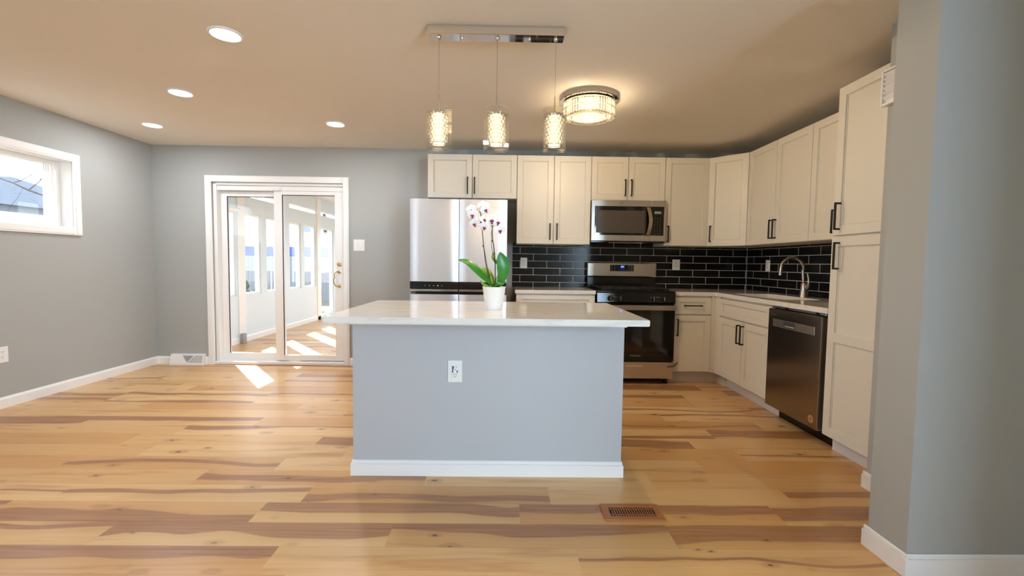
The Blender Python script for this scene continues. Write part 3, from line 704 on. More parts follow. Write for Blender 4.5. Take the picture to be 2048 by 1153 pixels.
b = MB(); b.box((RX0+.003, -.69, .235), (RX1-.003, -.648, .785), bev=.004); od = b.build('oven_door', M['bglass'], o)
b = MB(); b.box((RX0+.10, -.6915, .33), (RX1-.10, -.689, .69)); b.build('window', mat('oven_window', '#15100D', .05, spec=.8), od)
b = MB(); b.box((RX0+.004, -.728, .735), (RX1-.004, -.706, .783), bev=.006, seg=2)
for x in (RX0+.03, RX1-.03): b.box((x-.018, -.71, .742), (x+.018, -.688, .776))
b.build('handle', M['nickel'], od)
text('Whirlpool', 'badge', frame((1.255, -.6905, .288), (1, 0, 0), (0, 0, 1), (0, -1, 0)), .024, M['grey'], od)
b = MB(); b.box((RX0+.003, -.685, .062), (RX1-.003, -.648, .228), bev=.004); dr = b.build('drawer', M['steelx'], o)
b = MB(); b.box((1.165, -.688, .178), (1.33, -.684, .198), bev=.002); b.box((1.17, -.6895, .190), (1.325, -.686, .197), bev=.001); b.build('recess_grip', M['chrome'], dr)
b = MB(); b.add([(1.575, -.687, .170), (1.637, -.687, .176), (1.637, -.687, .197), (1.575, -.687, .188), (1.575, -.6865, .170), (1.637, -.6865, .176), (1.637, -.6865, .197), (1.575, -.6865, .188)], [(0, 1, 2, 3), (7, 6, 5, 4), (0, 4, 5, 1), (1, 5, 6, 2), (2, 6, 7, 3), (3, 7, 4, 0)])
b.add([(1.637, -.687, .176), (1.685, -.656, .205), (1.685, -.656, .228), (1.637, -.687, .197), (1.637, -.6862, .176), (1.685, -.6552, .205), (1.685, -.6552, .228), (1.637, -.6862, .197)], [(0, 1, 2, 3), (7, 6, 5, 4), (0, 4, 5, 1), (1, 5, 6, 2), (2, 6, 7, 3), (3, 7, 4, 0)])
b.build('packing_tape', M['tapem'], dr)

# ------------------------------------------------------------------ dishwasher
T = right(XR, -1.562); DW = .60
o = thing('dishwasher', (XR-.33, -1.862, 0), 'dark stainless dishwasher between sink cabinet and pantry', 'dishwasher')
b = MB(T); b.box((.006, .10, .05), (.594, .872, .61)); b.box((.01, 0, .05), (.59, .10, .54)); b.build('tub', M['benamel'], o)
b = MB(T); b.box((.008, .858, .60), (.592, .872, .63), bev=.002)
for u in (.19, .52): b.box((u-.012, .852, .625), (u+.012, .872, .638), m=1)
b.build('mounting_strip', [mat('strip_steel', (.45, .5, .55), .3, metal=1), M['black']], o)
b = MB(T); b.box((.004, .105, .612), (.596, .852, .655), bev=.005, seg=2); d = b.build('door', M['dsteel'], o)
b = MB(T); b.box((.065, .722, .653), (.53, .778, .6565), bev=.001); b.build('pocket_handle', mat('pocket_steel', (.52, .47, .43), .35, metal=1), d)
b = MB(T); b.box((.20, .728, .655), (.335, .776, .6585), bev=.002); cpd = b.build('control_display', mat('dw_display', '#6F7274', .15, metal=.6), d)
for k in range(6):
    b = MB(T); b.box((.222+.017*k, .737, .658), (.232+.017*k, .743, .6592)); b.build('button_print', M['plastic'], cpd)
text('Whirlpool', 'badge', T @ frame((.075, .81, .6553), (1, 0, 0), (0, 1, 0), (0, 0, 1)), .016, mat('faint_print', '#6B5F57', .4, metal=.5), d)
b = MB(T); b.lathe([(.026, .6552), (.026, .6565)], c=(.535, .165, 0), n=28); st = b.build('round_sticker', M['copper'], d)
b = MB(T); b.lathe([(.0205, .6565), (.0205, .657), (.0185, .657), (.0185, .6565)], c=(.535, .165, 0), n=28, close=True)
for k in range(3): b.box((.527+.006*k, .153, .6565), (.530+.006*k, .176, .6572))
b.build('sticker_print', mat('sticker_ink', '#6A3E22', .6), d)

# ------------------------------------------------------------------ island
IX0, IX1, IY0, IY1 = -.828, .642, -2.59, -2.03
o = thing('kitchen_island', ((IX0+IX1)/2, (IY0+IY1)/2, 0), 'pale grey painted island base with white skirting in the middle of the floor', 'kitchen island')
b = MB(); b.box((IX0, IY0, 0), (IX1, IY1, .86)); b.build('body', mat('island_paint', '#B8BABD', .6, var=.01), o)
b = MB(); m_ = .012
b.box((IX0-m_, IY0-m_, 0), (IX1+m_, IY1+m_, .066)); b.box((IX0-m_*.6, IY0-m_*.6, .066), (IX1+m_*.6, IY1+m_*.6, .085), bev=.003); b.build('skirting', M['trim'], o)
b = MB(); b.box((IX0-.012, IY0-.012, .832), (IX1+.012, IY1+.012, .86), bev=.002); b.box((IX0-.02, IY0-.02, .852), (IX1+.02, IY1+.02, .8815), bev=.003); b.build('top_moulding', M['trim'], o)
b = MB(); T0 = rrect(-.86, .676, -2.925, -1.995, .012, 4); b.prism(T0, .882, .912)
es = [e for e in b.bm.edges if abs(e.verts[0].co.z-e.verts[1].co.z) < 1e-5]; bmesh.ops.bevel(b.bm, geom=es, offset=.003, segments=2, affect='EDGES')
tag(b.build('island_countertop', M['quartz']), 'large white quartz slab topping the island, overhanging towards the front', 'countertop')

# ------------------------------------------------------------------ outlets and switches
def outlet(name, label, T, wd=.075, ht=.118, kind='duplex', cat='outlet'):
    o = thing(name, T @ Vector((0, 0, 0)), label, cat)
    b = MB(T); b.box((-wd/2, -ht/2, 0), (wd/2, ht/2, .006), bev=.0025, seg=2); b.build('cover_plate', M['plastic'], o)
    if kind == 'switch':
        for u in (-.022, .024):
            b = MB(T); b.box((u-.016, -.034, .006), (u+.016, .034, .008)); b.prism([(u-.013, -.03), (u+.013, -.03), (u+.013, .03), (u-.013, .03)], .008, .011); b.build('rocker', M['plastic'], o)
        return o
    b = MB(T); b.box((-.017, -.034, .006), (.017, .034, .0085), bev=.001); rc = b.build('receptacle', M['plastic'], o)
    b = MB(T)
    for v in (.019, -.019):
        for u in (-.0065, .0065): b.box((u-.0011, v-.001, .0082), (u+.0011, v+.009, .0089))
        b.lathe([(.0026, .0082), (.0026, .0089)], c=(0, v-.009, 0), n=10)
    b.build('slots', M['slot'], o)
    if kind == 'usb':
        for u in (-.0125, .0125):
            b = MB(T); b.box((u-.003, -.006, .0082), (u+.003, .006, .009)); b.build('usb_port', M['slot'], o)
        b = MB(T); b.box((-.0155, .008, .0084), (-.007, .030, .0090)); b.build('blue_film', M['blue'], o)
    return o
outlet('power_outlet', 'white outlet with usb ports on the front of the island', back(-.2745, IY0, .581), .078, .120, 'usb')
outlet('power_outlet', 'white outlet on black tiles left of the range, by the refrigerator', back(.186, -.008, 1.174))
outlet('power_outlet', 'white outlet on black tiles of the back wall, right of the range', back(1.882, -.008, 1.176), .085)
outlet('power_outlet', 'white outlet on black tiles of the right wall, left of the faucet', right(XR-.008, -.42, 1.178))
outlet('power_outlet', 'white outlet low on the left wall at the picture edge', left(XL, -1.535, .413), .085, .122)
outlet('light_switch', 'white double rocker switch beside the patio door', back(-1.634, 0, 1.345), .122, .125, 'switch', 'switch')

# ------------------------------------------------------------------ vents
o = thing('floor_register', (.6075, -2.95, 0), 'brown wooden floor vent grille set in the planks right of the island', 'floor vent')
b = MB(); x0, x1, y0, y1 = .465, .748, -3.02, -2.882
for a, c in (((x0, y0), (x1, y0+.032)), ((x0, y1-.028), (x1, y1)), ((x0, y0+.03), (x0+.035, y1-.026)), ((x1-.035, y0+.03), (x1, y1-.026))): b.box((*a, .0005), (*c, .006), bev=.002)
b.build('frame', M['regwood'], o)
b = MB(); b.box((x0+.03, y0+.028, .0004), (x1-.03, y1-.024, .0012)); b.build('dark_opening', M['slot'], o)  # dark sheet, the shade below the slats put in as colour
for k in range(17):
    x = x0+.047+.0118*k; b = MB(); b.box((x-.0022, y0+.031, .001), (x+.0022, y1-.027, .005)); b.build('slat', M['regwood'], o)
b = MB(); b.box((x0+.035, y0+.045, .001), (x1-.035, y0+.048, .0045)); b.box((x0+.035, y1-.043, .001), (x1-.035, y1-.040, .0045)); b.build('cross_bar', M['regwood'], o)
o = thing('baseboard_register', (-3.51, -.02, 0), 'white sloped metal heat register on the baseboard left of the patio door', 'floor vent')
b = MB(frame((-3.706, 0, 0), (0, -1, 0), (0, 0, 1), (1, 0, 0))); b.prism([(.001, 0), (.062, 0), (.062, .018), (.034, .112), (.001, .116)], 0, .37)
bo = b.build('housing', M['trim'], o)
d0, d1 = Vector((.0625, .020)), Vector((.036, .105))
Tg = frame((-3.706, -.0630, .020), (1, 0, 0), Vector((0, .028, .094)).normalized(), Vector((0, -.094, .028)).normalized())
b = MB(Tg); b.prism([(.135, .085), (.255, .085), (.192, .012)], .0005, .002); b.prism([(.27, .085), (.352, .085), (.352, .012), (.205, .012)], .0005, .002); b.build('grille', M['grate'], o)
b = MB(Tg)
for k in range(9):
    u = .225+.0145*k; top_ = .083; lo_ = .014 if u > .205 else .03
    hi = min(top_, .012+(u-.205)*1.12) if u < .27 else top_
    if hi > lo_+.005: b.box((u-.0025, lo_, .002), (u+.0025, hi, .004))
b.build('louver', M['trim'], o)
o = thing('wall_vent', (1.92, -2.80, 2.1), 'white louvered air vent high on the wall above the pantry', 'wall vent')
T = right(1.93, -2.672, 0); b = MB(T); b.box((0, 1.995, 0), (.36, 2.175, .012), bev=.003)
for a, c in (((0, 1.995), (.012, 2.175)), ((.012, 1.995), (.348, 2.007)), ((.012, 2.163), (.348, 2.175)), ((.348, 1.995), (.36, 2.175))): b.box((*a, .01), (*c, .028), bev=.002)
b.build('frame', M['plastic'], o)
for k in range(6):
    v = 2.022+.0235*k; b = MB(T); b.add([(.012, v, .012), (.348, v, .012), (.348, v+.016, .026), (.012, v+.016, .026), (.012, v+.003, .012), (.348, v+.003, .012), (.348, v+.019, .026), (.012, v+.019, .026)], [(0, 1, 2, 3), (7, 6, 5, 4), (0, 4, 5, 1), (2, 6, 7, 3), (1, 5, 6, 2), (3, 7, 4, 0)])
    b.build('louver', M['plastic'], o)

# ------------------------------------------------------------------ ceiling lights
CANS = [(-1.556, -2.456, 'round recessed ceiling light nearest the camera, largest of four'), (-2.437, -1.568, 'recessed ceiling light in the middle of the left diagonal row of three'),
        (-3.293, -.733, 'recessed ceiling light nearest the far left room corner'), (-1.561, -.859, 'recessed ceiling light nearest the patio door, right of the diagonal row')]
for x, y, lb in CANS:
    o = thing('recessed_light', (x, y, H), lb, 'ceiling light', 'recessed ceiling lights')
    b = MB(); b.lathe([(.088, H), (.088, H-.004), (.084, H-.008), (.074, H-.008), (.072, H-.003), (.072, H)], c=(x, y, 0), n=40, close=True); b.build('trim_ring', M['trim'], o)
    b = MB(); b.lathe([(.073, H-.0005), (.073, H-.005), (.03, H-.006)], c=(x, y, 0), n=40); b.build('lens', M['ledcool'], o)
    light('recessed_lamp', 'AREA', (x, y, H-.0075), 8, (.95, .96, 1), shape='DISK', size=.13)
# flush crystal light
WARM = (1, .75, .47)
fx, fy = .59, -1.62
o = thing('flush_ceiling_light', (fx, fy, H), 'round crystal flush ceiling light over the kitchen floor', 'ceiling light')
b = MB(); b.lathe([(.222, H), (.222, H-.035), (.214, H-.040), (.02, H-.040)], c=(fx, fy, 0), n=56); b.build('base_plate', M['chrome'], o)
b = MB(); b.lathe([(.160, H-.055), (.160, H-.135), (.154, H-.135), (.154, H-.055)], c=(fx, fy, 0), n=48, close=True); b.build('led_band', M['ledwarm'], o)
for ring, (rr_, nk) in enumerate(((.186, 54), (.128, 36))):
    b = MB()
    for k in range(nk):
        a = 2*PI*k/nk; Tm = Matrix.Translation((fx+rr_*math.cos(a), fy+rr_*math.sin(a), 0)) @ Matrix.Rotation(a, 4, 'Z'); b.T = Tm
        for z0_, z1_ in ((H-.052, H-.098), (H-.102, H-.150)): b.box((-.008, -.0085, z1_), (.008, .0085, z0_), bev=.0035)
    if ring:
        for k in range(48):
            a = 2*PI*k/48; b.T = Matrix.Translation((fx+.157*math.cos(a), fy+.157*math.sin(a), 0)) @ Matrix.Rotation(a, 4, 'Z'); b.box((-.014, -.0085, H-.156), (.014, .0085, H-.142), bev=.0035)
    b.build('crystal_ring', M['crystal'], o)
b = MB(); b.lathe([(.190, H-.046), (.190, H-.050), (.120, H-.050), (.120, H-.046)], c=(fx, fy, 0), n=48, close=True); b.build('top_rim', M['chrome'], o)
light('flush_lamp', 'POINT', (fx, fy, H-.165), 25, WARM, shadow_soft_size=0)
for k in range(8):
    a = PI/8+k*PI/4; light('flush_lamp', 'POINT', (fx+.235*math.cos(a), fy+.235*math.sin(a), H-.12), .4, WARM, shadow_soft_size=0)
# linear pendant
py = -2.56
o = thing('linear_pendant_light', (-.07, py, H), 'three-drop chrome pendant fixture with crystal glass shades above the island', 'pendant light')
b = MB(); b.box((-.43, py-.04, H-.045), (.285, py+.04, H), bev=.002); cn = b.build('canopy', M['chrome'], o)
for x in (-.25, .105): 
    b = MB(); b.ball((x, py, H-.047), .007, 12); b.build('screw', M['chrome'], cn)
PXS = (-.374, -.066, .244); pz1, pz0 = 1.992, 1.772
pz = []
for i, x in enumerate(PXS):
    b = MB(); b.lathe([(.012, H-.045), (.010, H-.055), (.004, H-.060)], c=(x, py, 0), n=16); b.tube([(x, py, H-.05), (x, py, pz1+.05)], .0012, n=6); b.tube([(x, py, pz1+.07), (x, py, pz1-.03)], .0032, n=8); b.build('cord', M['nickel'], o)
    rot = (.2, .9, .5)[i]
    b = MB(Matrix.Translation((x, py, 0)) @ Matrix.Rotation(rot, 4, 'Z'))
    # clear hexagonal-ish tube with thick rim
    N_ = 12; ro, ri = .070, .0645; fl = [ro*(1.0 if k % 2 else .955) for k in range(N_)]
    N_ = 6
    oo = [(ro*math.cos(2*PI*k/N_), ro*math.sin(2*PI*k/N_)) for k in range(N_)]; ii = [(ri*math.cos(2*PI*k/N_), ri*math.sin(2*PI*k/N_)) for k in range(N_)]
    vs = [(*p, pz0) for p in oo]+[(*p, pz1) for p in oo]+[(*p, pz1) for p in ii]+[(*p, pz0) for p in ii]
    b.add(vs, [(a*N_+k, a*N_+(k+1) % N_, ((a+1) % 4)*N_+(k+1) % N_, ((a+1) % 4)*N_+k) for a in range(4) for k in range(N_)])
    b.build('glass_shade', M['shade'], o)
    b = MB()
    for a in (rot, rot+PI/3*1, rot+2*PI/3): b.tube([(x-.066*math.cos(a), py-.066*math.sin(a), pz1-.028), (x+.066*math.cos(a), py+.066*math.sin(a), pz1-.028)], .002, n=6)
    b.lathe([(.042, pz1-.030), (.042, pz1-.036), (.01, pz1-.036)], c=(x, py, 0), n=24); b.lathe([(.044, pz0+.03), (.044, pz0+.034), (.039, pz0+.034), (.039, pz0+.03)], c=(x, py, 0), n=24, close=True); b.build('crystal_carrier', M['chrome'], o)
    b = MB(); b.lathe([(.030, pz1-.04), (.033, pz1-.05), (.033, pz0+.045), (.030, pz0+.036)], c=(x, py, 0), n=20); b.build('lamp_core', M['core'], o)
    b = MB()
    nr, nk = 8, 14
    for r_ in range(nr):
        for k in range(nk):
            a = 2*PI*(k+.5*(r_ % 2))/nk; b.ball((x+.041*math.cos(a), py+.041*math.sin(a), pz0+.043+r_*.0205), .0098, 8)
    b.build('crystal_drum', M['crystal'], o)
    light('pendant_lamp', 'POINT', (x, py, pz0+.022), 4.5, WARM, shadow_soft_size=0)
    light('pendant_lamp', 'POINT', (x, py, pz1+.01), 16.0, WARM, shadow_soft_size=0)

# ------------------------------------------------------------------ orchid
OX, OY = -.0705, -2.492; Z0 = .912
o = thing('potted_orchid', (OX, OY, Z0), 'white orchid with magenta lips in a white pot on the island', 'potted plant')
b = MB(); b.lathe([(.046, Z0), (.048, Z0+.004), (.056, Z0+.06), (.064, Z0+.122), (.0665, Z0+.127), (.063, Z0+.127), (.060, Z0+.118), (.058, Z0+.112)], c=(OX, OY, 0), n=64); b.build('pot', M['pot'], o)
b = MB(); b.lathe([(.0575, Z0+.105), (.055, Z0+.114), (.03, Z0+.120), (.001, Z0+.121)], c=(OX, OY, 0), n=24); b.build('bark_mix', M['bark'], o)
def spline(P, n=20):
    P = [Vector(p) for p in P]; out = []
    Q = [P[0]*2-P[1]]+P+[P[-1]*2-P[-2]]
    for i in range(1, len(Q)-2):
        for k in range(n):
            t = k/n; a, b_, c, d = Q[i-1], Q[i], Q[i+1], Q[i+2]
            out.append(.5*((2*b_)+(c-a)*t+(2*a-5*b_+4*c-d)*t*t+(3*b_-a-3*c+d)*t**3))
    return out+[P[-1]]
def leaf(P, wmax, side, m, fold=.25, peak=.55, nm='leaf'):
    C = spline(P, 8); n = len(C); b = MB(); vs = []; th = .0012
    side = Vector(side).normalized()
    for i, c in enumerate(C):
        t = i/(n-1); tan = (C[min(i+1, n-1)]-C[max(i-1, 0)]).normalized(); s_ = (side-tan*side.dot(tan)).normalized(); nrm = tan.cross(s_)
        w_ = wmax*max(.06, (math.sin(PI*min(1, t**(math.log(.5)/math.log(peak))))**.75)) if t < 1 else .0008
        if t < .2: w_ = max(w_, wmax*.35)
        for q in (-1, -.5, 0, .5, 1): vs.append(c+s_*w_*q+nrm*fold*w_*abs(q))
    top = len(vs); vs += [v+Vector((0, 0, -th)) for v in vs]
    fs = []
    for i in range(n-1):
        for q in range(4):
            a = i*5+q; fs.append((a, a+1, a+6, a+5)); fs.append((top+a+5, top+a+6, top+a+1, top+a))
        fs += [(i*5, i*5+5, top+i*5+5, top+i*5), (i*5+4, top+i*5+4, top+i*5+9, i*5+9)]
    fs += [(0, top, top+1, 1), (1, top+1, top+2, 2), (2, top+2, top+3, 3), (3, top+3, top+4, 4)]
    b.add(vs, fs, 0, True); return b.build(nm, m, o)
y = OY
leaf([(OX+.005, y, 1.03), (-.100, y-.01, 1.075), (-.135, y-.025, 1.110), (-.175, y-.04, 1.148), (-.205, y-.05, 1.172), (-.235, y-.06, 1.183), (-.268, y-.07, 1.186)], .030, (.35, .85, .5), M['leaf'], .2, .45)
leaf([(OX+.002, y, 1.03), (-.085, y+.01, 1.08), (-.105, y+.02, 1.118), (-.13, y+.03, 1.138), (-.152, y+.04, 1.141)], .026, (.7, .6, .4), M['leafy'], .25, .5)
leaf([(OX+.005, y, 1.03), (-.042, y-.005, 1.062), (-.022, y-.012, 1.10), (-.018, y-.02, 1.15), (-.028, y-.022, 1.195), (-.040, y-.02, 1.234)], .037, (.85, .25, -.1), M['leaf'], .18, .62)
leaf([(OX+.004, y, 1.03), (-.062, y+.015, 1.075), (-.046, y+.02, 1.12), (-.048, y+.018, 1.155), (-.068, y+.01, 1.178), (-.082, y+.004, 1.20), (-.078, y, 1.228), (-.064, y-.005, 1.222)], .014, (.6, -.8, .2), M['leafy'], .3, .6)
leaf([(OX, y-.005, 1.03), (-.10, y-.025, 1.04), (-.125, y-.035, 1.055), (-.148, y-.045, 1.075)], .011, (.4, .7, .5), M['leafy'], .3, .5)
leaf([(OX+.01, y-.01, 1.03), (-.04, y-.03, 1.046), (-.02, y-.04, 1.058), (-.003, y-.05, 1.074)], .014, (-.3, .8, .5), M['leaf'], .3, .5)
leaf([(OX, y-.01, 1.03), (-.066, y-.03, 1.042), (-.05, y-.045, 1.055), (-.03, y-.05, 1.058)], .016, (.2, .6, .6), M['leaf'], .3, .5)
S1 = [(-.073, y+.005, 1.03), (-.095, y+.006, 1.08), (-.117, y+.01, 1.16), (-.129, y+.008, 1.244), (-.135, y+.004, 1.299), (-.145, y, 1.396), (-.150, y-.004, 1.44), (-.160, y-.010, 1.462), (-.172, y-.02, 1.466)]
S2 = [(-.065, y-.005, 1.03), (-.066, y-.005, 1.161), (-.073, y-.008, 1.245), (-.081, y-.008, 1.30), (-.084, y-.008, 1.36), (-.074, y-.012, 1.392), (-.058, y-.02, 1.395), (-.045, y-.025, 1.375)]
for SS in (S1, S2):
    C = spline(SS, 8); b = MB(); b.tube(C, [.0034-.0017*i/len(C) for i in range(len(C))], n=8)
    for t in (.42, .62): p = C[int(t*len(C))]; b.ball((p.x-.003, p.y, p.z), .0052, 8)
    b.build('flower_stem', M['stem'], o)
b = MB(); b.tube([(-.079, y+.012, 1.03), (-.112, y+.014, 1.16), (-.132, y+.01, 1.27), (-.146, y+.006, 1.40)], .0012, n=6); b.tube([(-.060, y+.002, 1.03), (-.066, y+.002, 1.16), (-.088, y+.0, 1.26), (-.090, y, 1.33), (-.083, y-.004, 1.37)], .0012, n=6); b.build('support_stake', M['black'], o)
def petal_vs(b, T, L_, W_, curl, m=0, n=6):
    vs = []; th = .0007
    for s_ in (1, -1):
        for i in range(n+1):
            t = i/n; w_ = W_*(math.sin(PI*min(.97, .08+t*.89))**.6)
            for q in (-1, -.5, 0, .5, 1): vs.append(T @ Vector((q*w_, t*L_*(1-.10*q*q*t), curl*t*t*L_-.12*W_*q*q+s_*th/2)))
    fs = []; k = (n+1)*5
    for i in range(n):
        for q in range(4):
            a = i*5+q; fs += [(a, a+1, a+6, a+5), (k+a+5, k+a+6, k+a+1, k+a)]
        fs += [(i*5, i*5+5, k+i*5+5, k+i*5), (i*5+4, k+i*5+4, k+i*5+9, i*5+9)]
    fs += [(n*5+q, n*5+q+1, k+n*5+q+1, k+n*5+q) for q in range(4)]
    b.add(vs, fs, m, True)
def flower(c, d, roll, s_):
    d = Vector(d).normalized(); upv = Vector((0, 0, 1)); X_ = upv.cross(d).normalized(); Y_ = d.cross(X_)
    B = Matrix(((X_.x, Y_.x, d.x, c[0]), (X_.y, Y_.y, d.y, c[1]), (X_.z, Y_.z, d.z, c[2]), (0, 0, 0, 1))) @ Matrix.Rotation(roll, 4, 'Z')
    b = MB()
    for a, L_, W_, cu, dz in ((0, .036, .0125, -.1, 0), (2.2, .035, .012, -.15, 0), (-2.2, .035, .012, -.15, 0), (1.18, .036, .022, .08, .0015), (-1.18, .036, .022, .08, .0015)):
        petal_vs(b, B @ Matrix.Rotation(a, 4, 'Z') @ Matrix.Translation((0, .002, dz)), L_*s_, W_*s_, cu)
    f = b.build('flower', M['petal'], o)
    b = MB(B @ Matrix.Scale(s_, 4)); b.ball((0, -.003, .005), .0065, 10, 0, (1, .9, 1.1)); b.ball((-.007, -.003, .007), .005, 8, 0, (.7, 1.2, .8)); b.ball((.007, -.003, .007), .005, 8, 0, (.7, 1.2, .8)); b.ball((0, -.014, .007), .007, 10, 0, (.8, 1.1, .5)); b.ball((0, .004, .008), .0035, 8, 1)
    b.build('lip', [M['lip'], M['lipc']], f)
for c, d, rl, s_ in (((-.196, y-.035, 1.458), (-.25, -1, -.1), .25, .95), ((-.190, y-.05, 1.430), (-.1, -1, -.25), -.1, .88), ((-.180, y-.045, 1.383), (-.35, -1, -.45), .3, .85),
                     ((-.134, y-.03, 1.478), (.05, -1, .0), .1, .98), ((-.121, y-.045, 1.460), (.3, -1, -.3), .5, .85), ((-.133, y-.01, 1.408), (.5, -.5, .4), .6, .8), ((-.124, y-.04, 1.366), (-.2, -1, -.5), -.3, .85),
                     ((-.084, y-.04, 1.403), (-.05, -1, -.05), 0, 1.05), ((-.052, y-.035, 1.394), (.45, -1, -.1), -.2, .95), ((-.041, y-.04, 1.350), (.3, -1, -.3), .2, .9)):
    flower(c, d, rl, s_)
b = MB(); b.ball((-.166, y-.018, 1.467), .0065, 10, 0, (1, 1, 1.25)); b.ball((-.129, y-.004, 1.404), .006, 10, 0, (1.1, 1, .9)); b.build('flower_bud', M['yellow'], o)

# ------------------------------------------------------------------ sunroom beyond the patio door
SXL = -3.72; SH = 2.37
ops = [(.30, 1.235, .665, 1.83), (1.45, 1.865, .665, 1.83), (2.02, 2.42, .665, 1.83), (2.76, 3.19, .665, 1.83), (3.32, 3.82, .665, 1.83), (4.06, 4.72, .06, 1.83), (.35, 2.45, 2.06, 2.145), (2.77, 3.88, 2.06, 2.145), (4.05, 5.3, 2.06, 2.145)]
holed(left(SXL, 0), .15, 5.6, 0, SH, .10, ops, M['sun_paint'], 'wall_sunroom_left')
holed(frame((0, 5.6, 0), (1, 0, 0), (0, 0, 1), (0, -1, 0)), SXL-.1, .7, 0, SH, .10, [(-3.4, -2.5, .665, 1.83), (-2.2, -1.3, .665, 1.83), (-1.0, .4, .665, 1.83)], M['sun_paint'], 'wall_sunroom_far')
holed(right(.6, 5.6), 0, 5.45, 0, SH, .10, [(.3, 2.6, .25, 2.15), (2.8, 5.1, .25, 2.15)], M['sun_paint'], 'wall_sunroom_right')  # unseen side, openings enlarged to brighten the sunroom
b = MB(); b.box((SXL-.25, .15, SH), (.85, 5.85, SH+.06)); struct(b.build('ceiling_sunroom', M['sun_paint']))
b = MB(); b.box((XL-.16, .15, 0), (SXL, .16, H)); struct(b.build('wall_sunroom_end', M['trim']))
bboard('baseboard_sunroom', [(SXL, 4.0), (SXL, .15)])
for i, (a, c, z0, z1) in enumerate(ops[:9]):
    w_o = sthing('window_%d' % (11+i) if i != 5 else 'door_2', (SXL-.05, (a+c)/2, z0))
    b = MB(left(SXL, 0)); t = .028 if i < 6 else .012
    for p, q in (((a, z0), (a+t, z1)), ((c-t, z0), (c, z1)), ((a+t, z0), (c-t, z0+t)), ((a+t, z1-t), (c-t, z1))): b.box((*p, -.07), (*q, -.02))
    if i == 5: b.box((a+t, .92, -.06), (c-t, .96, -.03)); b.box((a+t, 1.12, -.055), (c-t, 1.135, -.035))
    if i == 0: b.box((.62, z0+t, -.06), (.645, z1-t, -.03))
    b.build('window_frame', M['trim'], w_o)
    b = MB(left(SXL, 0)); b.box((a+t, z0+t, -.046), (c-t, z1-t, -.042)); b.build('glass_pane', M['glass'], w_o)
b = MB(left(SXL, 0)); b.box((3.86, .0, 0), (4.03, SH, .015)); b.box((1.26, 0, 0), (1.43, SH, .012)); struct(b.build('trim_4', M['trim']))
b = MB(left(SXL, 0)); b.box((1.255, 0, .012), (1.33, .135, .07), bev=.004); tag(b.build('post_shoe', M['grate']), 'small grey metal post bracket at the foot of the sunroom wall', 'bracket')
outlet('power_outlet', 'white outlet on the sunroom post seen through the sliding glass', left(SXL+.015, 3.93, 1.02), .07, .115)
b = MB(left(SXL, 0)); b.tube([(.36, 1.845, .035), (1.25, 1.845, .035)], .028, n=14); tag(b.build('roller_blind', M['plastic']), 'rolled-up white blind at the top of the nearest sunroom window', 'blind')

# ------------------------------------------------------------------ outdoors
b = MB(); b.box((-60, -25, -.75), (-4.1, 60, -.45)); b.box((-4.1, 5.9, -.75), (40, 60, -.45)); b.box((-4.1, -25, -.75), (40, YR-.2, -.45)); b.box((3.7, YR-.2, -.75), (40, 5.9, -.45)); struct(b.build('ground', M['ground']))
def tree(x, y_, h, seed, label):
    rr = random.Random(seed); o = thing('bare_tree', (x, y_, -.45), label, 'tree', 'bare trees outside')
    b = MB(); b.tube([(x, y_, -.5), (x+.05, y_, h*.25), (x-.1, y_+.1, h*.55), (x+.1, y_, h)], [.13, .11, .08, .03], n=8); b.build('trunk', M['treebark'], o)
    b = MB()
    def br(p, d, L_, r, dep):
        P = [p]; q = Vector(p); dd = Vector(d)
        for k in range(4):
            dd = (dd+Vector((rr.uniform(-.3, .3), rr.uniform(-.3, .3), rr.uniform(-.15, .3)))).normalized(); q = q+dd*L_/4; P.append(q.copy())
        b.tube(P, [r*(1-.17*k) for k in range(5)], n=5)
        if dep:
            for k in range(3): br(P[1+k], (dd+Vector((rr.uniform(-.9, .9), rr.uniform(-.9, .9), rr.uniform(-.3, .7)))).normalized(), L_*.62, r*.5, dep-1)
    for k in range(9):
        z = h*(.2+.08*k); a = rr.uniform(0, 2*PI); br((x, y_, z), (math.cos(a), math.sin(a), .4), h*.38, .022, 2)
    b.build('branches', M['treebark'], o)
tree(-9.6, 4.6, 5.5, 4, 'bare tree right outside the high left window')
tree(-15.5, 4.0, 7.5, 9, 'bare tree farther off beside the neighbouring house')
tree(-9.0, 17.5, 6.5, 14, 'bare tree beyond the sunroom, behind the board fence')
o = thing('utility_pole', (-13.2, 8.3, -.45), 'grey utility pole seen through the high left window', 'pole')
b = MB(); b.tube([(-13.2, 8.3, -.5), (-13.2, 8.3, 8)], .16, n=12); b.build('shaft', M['pole'], o)
b = MB(); b.box((-14.1, 8.24, 7.2), (-12.3, 8.36, 7.35)); b.build('crossarm', M['pole'], o)
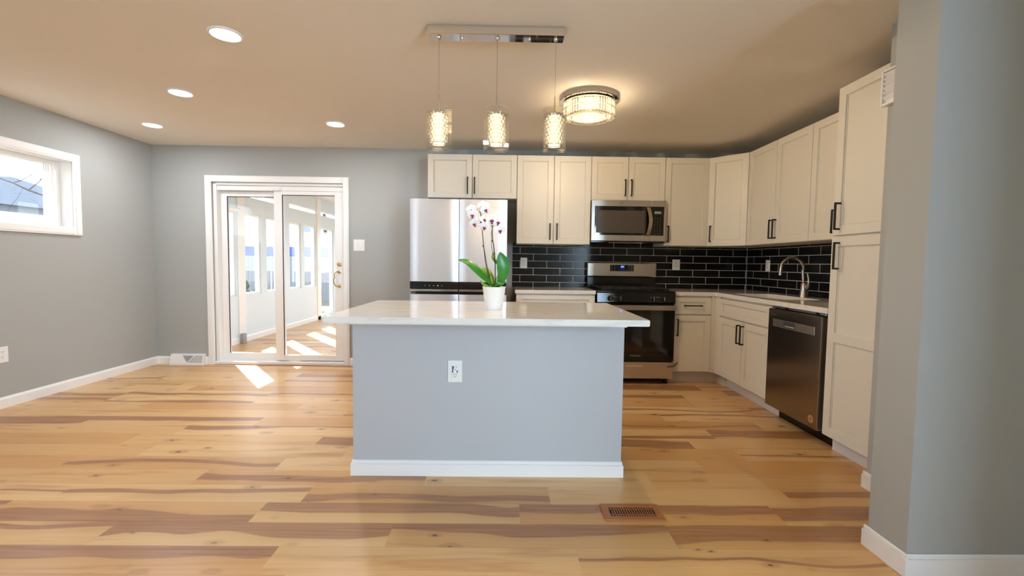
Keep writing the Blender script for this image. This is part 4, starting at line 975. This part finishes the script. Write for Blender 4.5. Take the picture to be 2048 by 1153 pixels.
def house(name, x0, x1, y0, y1, zt, zr, label):
    o = thing(name, ((x0+x1)/2, (y0+y1)/2, -.45), label, 'house')
    b = MB(); b.box((x0, y0, -.45), (x1, y1, zt)); b.build('walls', M['brick'], o)
    b = MB(frame((x0-.4, 0, 0), (0, 1, 0), (0, 0, 1), (1, 0, 0))); ym = (y0+y1)/2
    b.prism([(y0-.5, zt-.1), (y1+.5, zt-.1), (y1+.5, zt+.05), (ym, zr), (y0-.5, zt+.05)], 0, x1-x0+.8); b.build('roof', M['roofm'], o)
    for k in range(3):
        xx = x0+(k+.5)*(x1-x0)/3; b = MB(); b.box((xx-.5, y0-.03, zt-1.7), (xx+.5, y0, zt-.6)); b.build('window', M['fence'], o)
        yy = y0+(k+.5)*(y1-y0)/3; b = MB(); b.box((x1, yy-.5, zt-1.7), (x1+.03, yy+.5, zt-.6)); b.build('window', M['fence'], o)
    return o
house('house', -27, -19, 7, 17.5, 3.2, 4.15, 'grey neighbouring house with gabled roof seen through the high left window')
o = thing('garden_fence', (-9, 13, -.45), 'long weathered board fence beyond the sunroom windows', 'fence')
b = MB()
for k in range(90):
    x = -16+.14*k; b.box((x, 13.0, -.45), (x+.13, 13.03, 1.45))
b.build('boards', M['fence'], o)
b = MB()
for z in (-.1, 1.1): b.box((-16, 13.03, z), (-3.4, 13.07, z+.08))
b.build('rails', M['fence'], o)
o = thing('canopy_tent', (-6.9, 9.6, -.45), 'blue pop-up canopy tent standing outside the sunroom', 'tent')
b = MB(); cx, cy_ = -6.9, 9.6
b.add([(cx-1.5, cy_-1.5, 1.55), (cx+1.5, cy_-1.5, 1.55), (cx+1.5, cy_+1.5, 1.55), (cx-1.5, cy_+1.5, 1.55), (cx, cy_, 2.5), (cx-1.5, cy_-1.5, 1.3), (cx+1.5, cy_-1.5, 1.3), (cx+1.5, cy_+1.5, 1.3), (cx-1.5, cy_+1.5, 1.3)],
      [(0, 1, 4), (1, 2, 4), (2, 3, 4), (3, 0, 4), (0, 5, 6, 1), (1, 6, 7, 2), (2, 7, 8, 3), (3, 8, 5, 0)]); b.build('canopy', M['tent'], o)
for dx in (-1.45, 1.45):
    for dy in (-1.45, 1.45): b = MB(); b.tube([(cx+dx, cy_+dy, -.46), (cx+dx, cy_+dy, 1.55)], .02, n=8); b.build('leg', M['plastic'], o)
rr = random.Random(5)
for k, (x, y_, s_, lb) in enumerate(((-8.2, 6.6, .8, 'round green bush outside the nearest sunroom window'), (-9.8, 10.8, 1.0, 'green bush in front of the board fence'))):
    b = MB()
    for q in range(70): b.ball((x+rr.gauss(0, .35)*s_, y_+rr.gauss(0, .35)*s_, -.3+abs(rr.gauss(.35, .35))*s_), rr.uniform(.10, .22)*s_, 7)
    tag(b.build('bush', M['bush']), lb, 'bush', 'bushes outside')
